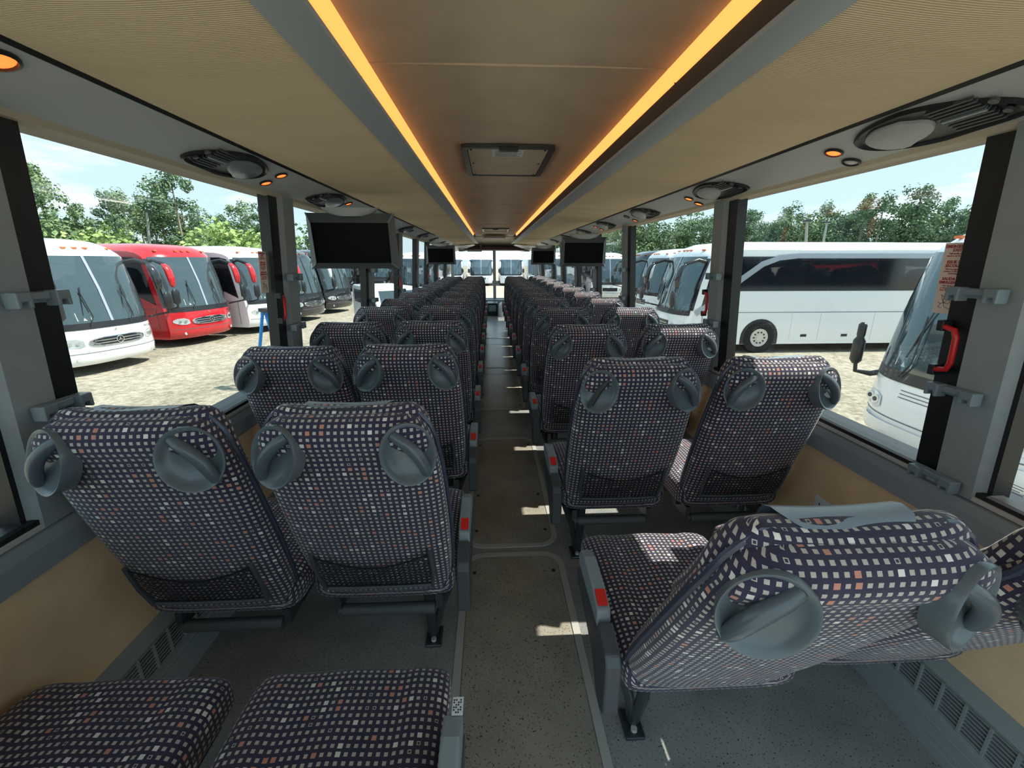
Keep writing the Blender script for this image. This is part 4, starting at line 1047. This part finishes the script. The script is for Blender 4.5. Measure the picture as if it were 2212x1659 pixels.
    # sides: windows, doors, wheels
    for sy in (-1, 1):
        if face_side and sy != face_side: continue
        Y = sy * 1.302
        g = MB(); g.prism([(-L + .35, wb), (-1.30, wb), (-.72, 1.45), (-.98, 2.95), (-1.3, 3.02), (-L + .35, 3.02)], min(Y, Y + sy * .008), max(Y, Y + sy * .008), 'y')
        band = g.build('side_window_band', 'bus side glass', t)
        npn = 7; x = -1.5; wdt = (L - 2.1) / npn
        for k in range(npn):
            MB().box(x - wdt + .025, x - .025, min(Y + sy * .008, Y + sy * .014), max(Y + sy * .008, Y + sy * .014), wb + .06, 2.97).build('side_window', 'bus side glass', band)
            x -= wdt
        if detail >= 1:
            if sidestyle == 'swoosh':
                # curved painted band sweeping from the waist up to the roof
                pts = [(-.55, 1.28), (-1.2, 1.72), (-1.9, 2.35), (-2.5, 2.80), (-3.0, 2.98), (-3.6, 3.04), (-L + .3, 3.04)]
                s2 = MB(); n = len(pts)
                wd = [.16, .15, .15, .15, .13, .12, .12]
                lo = []; hi = []
                for i, p in enumerate(pts):
                    a = pts[max(0, i - 1)]; b = pts[min(n - 1, i + 1)]; d = Vector((b[0] - a[0], b[1] - a[1])).normalized(); nn2 = Vector((-d.y, d.x)) * wd[i] * .6
                    lo.append((p[0] - nn2.x, Y + sy * .024, p[1] - nn2.y)); hi.append((p[0] + nn2.x, Y + sy * .024, p[1] + nn2.y))
                s2.add(lo + hi, [(i, i + 1, n + i + 1, n + i) for i in range(n - 1)]); s2.build('swoosh_trim', PAINT['silver'], t)
            door = MB()
            xs = [-1.3, -3.75, -4.7, -6.5, -8.3, -9.9]
            for i, (a, b) in enumerate(zip(xs[1:-1], xs[2:])):
                MB().box(b + .008, a - .008, min(Y, Y + sy * .012), max(Y, Y + sy * .012), .40, 1.30).build('luggage_door', P, t)
                MB().box((a + b) / 2 - .10, (a + b) / 2 + .10, min(Y + sy * .010, Y + sy * .022), max(Y + sy * .010, Y + sy * .022), .52, .60).build('door_latch', 'bus dark', t)
            MB().box(-L + .1, -.75, min(Y, Y + sy * .006), max(Y, Y + sy * .006), 1.305, 1.32).build('panel_seam', 'panel line', t)
            MB().box(-.8, -.785, min(Y, Y + sy * .006), max(Y, Y + sy * .006), .4, 1.3).build('panel_seam', 'panel line', t)
            if sidestyle == 'door':
                MB().box(-1.45, -.62, min(Y, Y + sy * .02), max(Y, Y + sy * .02), .5, 2.9).build('entry_door', 'bus side glass', t)
        for wxp in (-2.75, -9.0 if L < 14 else -9.4, -10.3):
            # dark arch, tyre and hub
            ar = MB(); arc = [(wxp + .62 * math.cos(a), .30 + max(0, .30 + .62 * math.sin(a) - .1)) for a in [PI * i / 14 for i in range(15)]]
            arc = [(wxp + .62 * math.cos(a), .50 + .60 * math.sin(a)) for a in [PI * i / 14 for i in range(15)]] + [(wxp - .62, .29), (wxp + .62, .29)]
            ar.prism(arc, min(Y, Y + sy * .006), max(Y, Y + sy * .006), 'y'); ar.build('wheel_arch', 'bus dark', t)
            ty = MB().cyl((wxp, sy * 1.17, .50), .50, .30, 'y', 28).build('wheel', 'tyre', t, smooth=True)
            c = MB(); R = lambda r, yy: [(wxp + r * math.cos(2 * PI * i / 24), sy * yy, .50 + r * math.sin(2 * PI * i / 24)) for i in range(24)]
            c.rings([R(.29, 1.318), R(.29, 1.333), R(.26, 1.335), R(.24, 1.325), R(.10, 1.327), R(.10, 1.345), R(.03, 1.346)], cap0=False); c.build('rim', 'rim', ty, smooth=True)
            if detail >= 1 and wxp > -5:
                b = MB()
                for i in range(10): b.cyl((wxp + .175 * math.cos(2 * PI * i / 10), sy * 1.328, .50 + .175 * math.sin(2 * PI * i / 10)), .028, .02, 'y', 8)
                b.build('wheel_holes', 'bus dark', ty)
    return t
def yaw(deg): return math.radians(deg)
# left row (fronts face the photographed bus)
coach((-10.25, 12.0), yaw(-12), 'white', 'white coach with star grille, nearest through the left windows', 2, mirror='black')
coach((-10.35, 16.15), yaw(-14), 'red', 'red coach with star grille parked between two white coaches', 2, mirror='red')
coach((-9.2, 18.95), yaw(-14), 'white', 'white coach beside the red coach, behind the blue ladder', 2, mirror='red')
coach((-8.9, 22.0), yaw(-14), 'black', 'black coach with star grille, nearer of the left black pair', 2, mirror='white')
coach((-8.6, 25.7), yaw(-14), 'black', 'black coach with star grille, farther of the left black pair', 2, mirror='black')
for i, x in enumerate((-21.5, -18.1, -14.7, -11.3, -7.9)):
    coach((x, 42 + .5 * i), yaw(-90), 'black', 'dark coach in the far row ahead on the left, %s from left' % ORD[i], 1, style='plain', group='far dark coaches')
# ahead
for i, x in enumerate((-4.8, -1.25, 2.3, 5.8, 9.3)):
    coach((x, 52), yaw(-90), 'white', 'white coach facing us beyond the windshield, %s from left' % ORD[i], 1, style='plain', group='white coaches ahead', mirror='white')
coach((12.2, 43), yaw(-90), 'white', 'white coach facing us beyond the right middle windows', 1, style='plain')
coach((-5.2, 30), yaw(-90), 'white', 'white coach facing us through the far left windows, nearer than the rest', 1, style='plain')
coach((4.9, 30), yaw(-90), 'white', 'white coach facing us through the far right windows, left of two', 1, style='plain')
coach((8.6, 31.5), yaw(-90), 'white', 'white coach facing us through the far right windows, right of two', 1, style='plain')
def van(x, y, rot):
    t = thing('van', 'white van roof showing above the seats through the left windows', 'van', (x, y, GZ), rot)
    prof = [(2.4, .35), (2.45, .9), (1.55, 1.12), (.85, 1.80), (.5, 1.88), (-2.3, 1.88), (-2.45, 1.7), (-2.5, .35)]
    rows = []
    for q, k in ((-.95, .0), (-.93, .6), (-.86, .95), (-.7, 1.0), (.7, 1.0), (.86, .95), (.93, .6), (.95, .0)):
        rows.append([(px, q, 1.05 + (pz - 1.05) * (1 if pz < 1.05 else (.90 + .10 * k))) for px, pz in prof])
    m = MB(); m.rings(rows); m.build('body', PAINT['white'], t, smooth=True)
    MB().add([(1.60, -.78, 1.14), (1.60, .78, 1.14), (.92, .72, 1.74), (.92, -.72, 1.74)], [(0, 1, 2, 3)]).build('windshield', 'bus windshield', t)
    for sy in (-1, 1):
        for a, b in ((1.25, .35), (.25, -.75), (-.85, -2.1)):
            MB().prism([(a if a < 1 else 1.3, 1.15), (b, 1.15), (b, 1.70), (a if a < 1 else .85, 1.70)], min(sy * .945, sy * .965), max(sy * .945, sy * .965)).build('side_window', 'bus side glass', t)
        for px in (1.6, -1.6): MB().cyl((px, sy * .86, .34), .34, .2, 'y', 20).build('wheel', 'tyre', t, smooth=True)
van(-4.4, 18.6, math.radians(-60))
# right
coach((5.80, 14.6), yaw(180), 'white', 'long white coach side on with a silver swoosh, right windows', 2, style='plain', sidestyle='swoosh', face_side=1, wb=1.98)
coach((5.75, 5.15), yaw(180), 'white', 'white coach with round headlights close outside the right window', 2, style='round')
coach((7.4, 18.6), yaw(184), 'white', 'white coach nose just beyond the long white coach', 1, style='plain', mirror='white')
coach((7.7, 22.3), yaw(184), 'white', 'second white coach nose beyond the long white coach', 1, style='plain', mirror='white')
coach((8.0, 26.2), yaw(184), 'black', 'black coach nose farthest beyond the long white coach', 1, style='plain', mirror='black')
# ladder
t = thing('step_ladder', 'blue step ladder standing before the white coach', 'ladder', (-5.15, 10.0, GZ), math.radians(60))
mat('ladder blue', (40, 140, 215), .4)
for sy in (-1, 1):
    MB().tube([(.40, sy * .30, 0), (.03, sy * .17, 1.8)], .045, 6).build('rail', 'ladder blue', t); MB().tube([(-.40, sy * .30, 0), (-.03, sy * .17, 1.8)], .035, 6).build('rail', 'ladder blue', t)
for k in range(5):
    u = (k + .8) / 6; MB().box(.45 - .42 * u - .04, .45 - .42 * u + .04, -.30 + .13 * u, .30 - .13 * u, 1.8 * u - .015, 1.8 * u + .015).build('step', 'ladder blue', t)
MB().box(-.10, .10, -.22, .22, 1.78, 1.86).build('top_cap', 'black plastic', t)
# poles
for (x, y, h, lean, lab) in ((-29.4, 40, 6.9, 1.2, 'grey utility pole rising behind the white and red coaches'), (29, 40, 6.4, -1.0, 'grey lamp pole behind the long white coach, taller'), (35.2, 46, 6.8, 0, 'grey utility pole right of the lamp pole')):
    t = thing('utility_pole', lab, 'pole', (x, y, GZ))
    MB().tube([(lean * -.5, 0, 0), (lean * .3, 0, h)], [.16, .10], 8).build('shaft', mat('pole grey', (160, 162, 158), .7), t, smooth=True)
    MB().box(lean * .3 - .35, lean * .3 + .35, -.1, .1, h - .1, h + .06).build('crossarm', 'dark metal', t)
# ------------------------------------------------------------------ trees
leafmat('hazy pine green', (88, 112, 80), (138, 160, 116)); leafmat('light green', (132, 158, 96), (168, 190, 122)); leafmat('dark green', (76, 102, 80), (122, 146, 110)); leafmat('rust brown', (110, 88, 76), (140, 116, 98))  # leaf greens lightened so the colour itself carries the distance haze
mat('bark', (150, 138, 122), .9, noise=.15, nscale=3)
def tree_mesh(kind, seed):
    rd = random.Random(seed); f = MB(); tr = MB(); 
    if kind == 'pine':
        H = 13.0; tr.tube([(0, 0, 0), (rd.uniform(-.3, .3), 0, H * .5), (rd.uniform(-.6, .6), 0, H * .95)], [.20, .15, .05], 6)
        puffs = []
        for k in range(26):
            z = rd.uniform(.42, 1.0) * H; rad = (1.0 - abs(z / H - .72) * 1.7) * 2.4 + .5; a = rd.uniform(0, 2 * PI)
            d = rd.uniform(.1, 1) * rad; puffs.append((d * math.cos(a), d * math.sin(a), z, rd.uniform(.6, 1.15)))
            if k % 3 == 0: tr.tube([(0, 0, z - .6), (d * math.cos(a), d * math.sin(a), z)], [.05, .02], 4)
        for k in range(6): puffs.append((rd.uniform(-1.2, 1.2), rd.uniform(-1.2, 1.2), rd.uniform(.12, .4) * H, rd.uniform(.5, .9)))
        per, q = 100, .145
    elif kind == 'oak':
        H = 10.0; tr.tube([(0, 0, 0), (.2, 0, 3), (0, .3, 7)], [.25, .2, .08], 6)
        puffs = [(rd.gauss(0, 1.5), rd.gauss(0, 1.5), rd.uniform(.18, 1) * H, rd.uniform(.9, 1.5)) for k in range(28)]; per, q = 100, .17
    else:
        H = 4.0; tr.tube([(0, 0, 0), (0, .1, 2)], [.1, .05], 5)
        puffs = [(rd.gauss(0, 1.4), rd.gauss(0, 1.0), rd.uniform(.15, .95) * H, rd.uniform(.7, 1.1)) for k in range(18)]; per, q = 90, .14
    for (x, y, z, r) in puffs:
        for i in range(per):
            d = Vector((rd.gauss(0, 1), rd.gauss(0, 1), rd.gauss(0, .75))).normalized() * r * rd.uniform(.55, 1.05); p = Vector((x, y, z)) + d
            n = (d.normalized() + Vector((rd.uniform(-.7, .7), rd.uniform(-.7, .7), rd.uniform(-.4, .8)))).normalized()
            a = n.cross(Vector((0, 0, 1))).normalized() if abs(n.z) < .95 else Vector((1, 0, 0)); b = n.cross(a)
            s_ = q * rd.uniform(.6, 1.3)
            f.add([p + a * s_, p + b * s_ * .8, p - a * s_, p - b * s_ * .8], [(0, 1, 2, 3)])
    return f, tr
TM = {}
for kind, n in (('pine', 5), ('oak', 3), ('bush', 2)):
    TM[kind] = []
    for i in range(n):
        f, tr = tree_mesh(kind, 40 + i + len(kind)); 
        t = thing('pine_tree' if kind == 'pine' else 'broadleaf_tree' if kind == 'oak' else 'shrub', 'x', 'tree', (0, 0, 0))
        f.build('foliage', 'hazy pine green', t); tr.build('trunk', 'bark', t)
        TM[kind].append([t, False])
rd = random.Random(3)
def plant(kind, x, y, sc_, m, lab, grp):
    e = rd.choice(TM[kind])
    if not e[1]: o = e[0]; e[1] = True
    else:
        o = copy_tree(e[0])
    o.location = (x, y, GZ - .1); o.scale = (sc_, sc_, sc_ * rd.uniform(.85, 1.15)); o.rotation_euler = (0, 0, rd.uniform(0, 6.28)); o['label'] = lab; o['group'] = grp
    for c in o.children:
        if c.name.startswith('foliage'):
            c.material_slots[0].link = 'OBJECT'; c.material_slots[0].material = MAT[m]
lp = 'tall pine in the woods beyond the left row of coaches'; lb = 'leafy tree in the woods beyond the left row of coaches'
for i in range(48):
    u = (i + rd.uniform(-.3, .3)) / 47; a = math.radians(-66 + 42 * u); R = 54 + rd.uniform(-5, 9)
    x, y = R * math.sin(a), R * math.cos(a)
    if rd.random() < .72: plant('pine', x, y, rd.uniform(.52, .78), rd.choice(['hazy pine green', 'dark green', 'hazy pine green']), lp, 'pines beyond the left coaches')
    else: plant('oak', x, y, rd.uniform(.45, .68), rd.choice(['light green', 'hazy pine green']), lb, 'leafy trees beyond the left coaches')
for i in range(26):
    u = i / 25; a = math.radians(-66 + 42 * u); R = 50 + rd.uniform(-3, 3)
    plant('bush', R * math.sin(a), R * math.cos(a), rd.uniform(1.0, 1.5), rd.choice(['light green', 'hazy pine green']), 'low shrub under the pines beyond the left row of coaches', 'shrubs beyond the left coaches')
rp_ = 'pine in the woods beyond the right side coaches'; rb = 'leafy tree in the woods beyond the right side coaches'
for i in range(84):
    u = (i + rd.uniform(-.3, .3)) / 83; a = math.radians(8 + 50 * u); R = 66 + rd.uniform(-5, 12)
    x, y = R * math.sin(a), R * math.cos(a)
    if rd.random() < .6: plant('pine', x, y, rd.uniform(.55, .76), rd.choice(['hazy pine green', 'dark green']), rp_, 'pines beyond the right coaches')
    else: plant('oak', x, y, rd.uniform(.62, .88), rd.choice(['hazy pine green', 'dark green', 'hazy pine green']), rb, 'leafy trees beyond the right coaches')
for i in range(30):
    u = i / 29; a = math.radians(18 + 40 * u); R = 60 + rd.uniform(-3, 3)
    plant('bush', R * math.sin(a), R * math.cos(a), rd.uniform(.8, 1.2), rd.choice(['light green', 'light green', 'hazy pine green']) if i not in (14, 15) else 'rust brown', 'low shrub in front of the woods on the right', 'shrubs beyond the right coaches')
for kind in TM:
    for e in TM[kind]:
        if not e[1]:
            for c in list(e[0].children): bpy.data.objects.remove(c)
            bpy.data.objects.remove(e[0])
for k_, o in mast.items():
    if k_ not in used:
        for c in list(o.children_recursive): bpy.data.objects.remove(c)
        bpy.data.objects.remove(o)
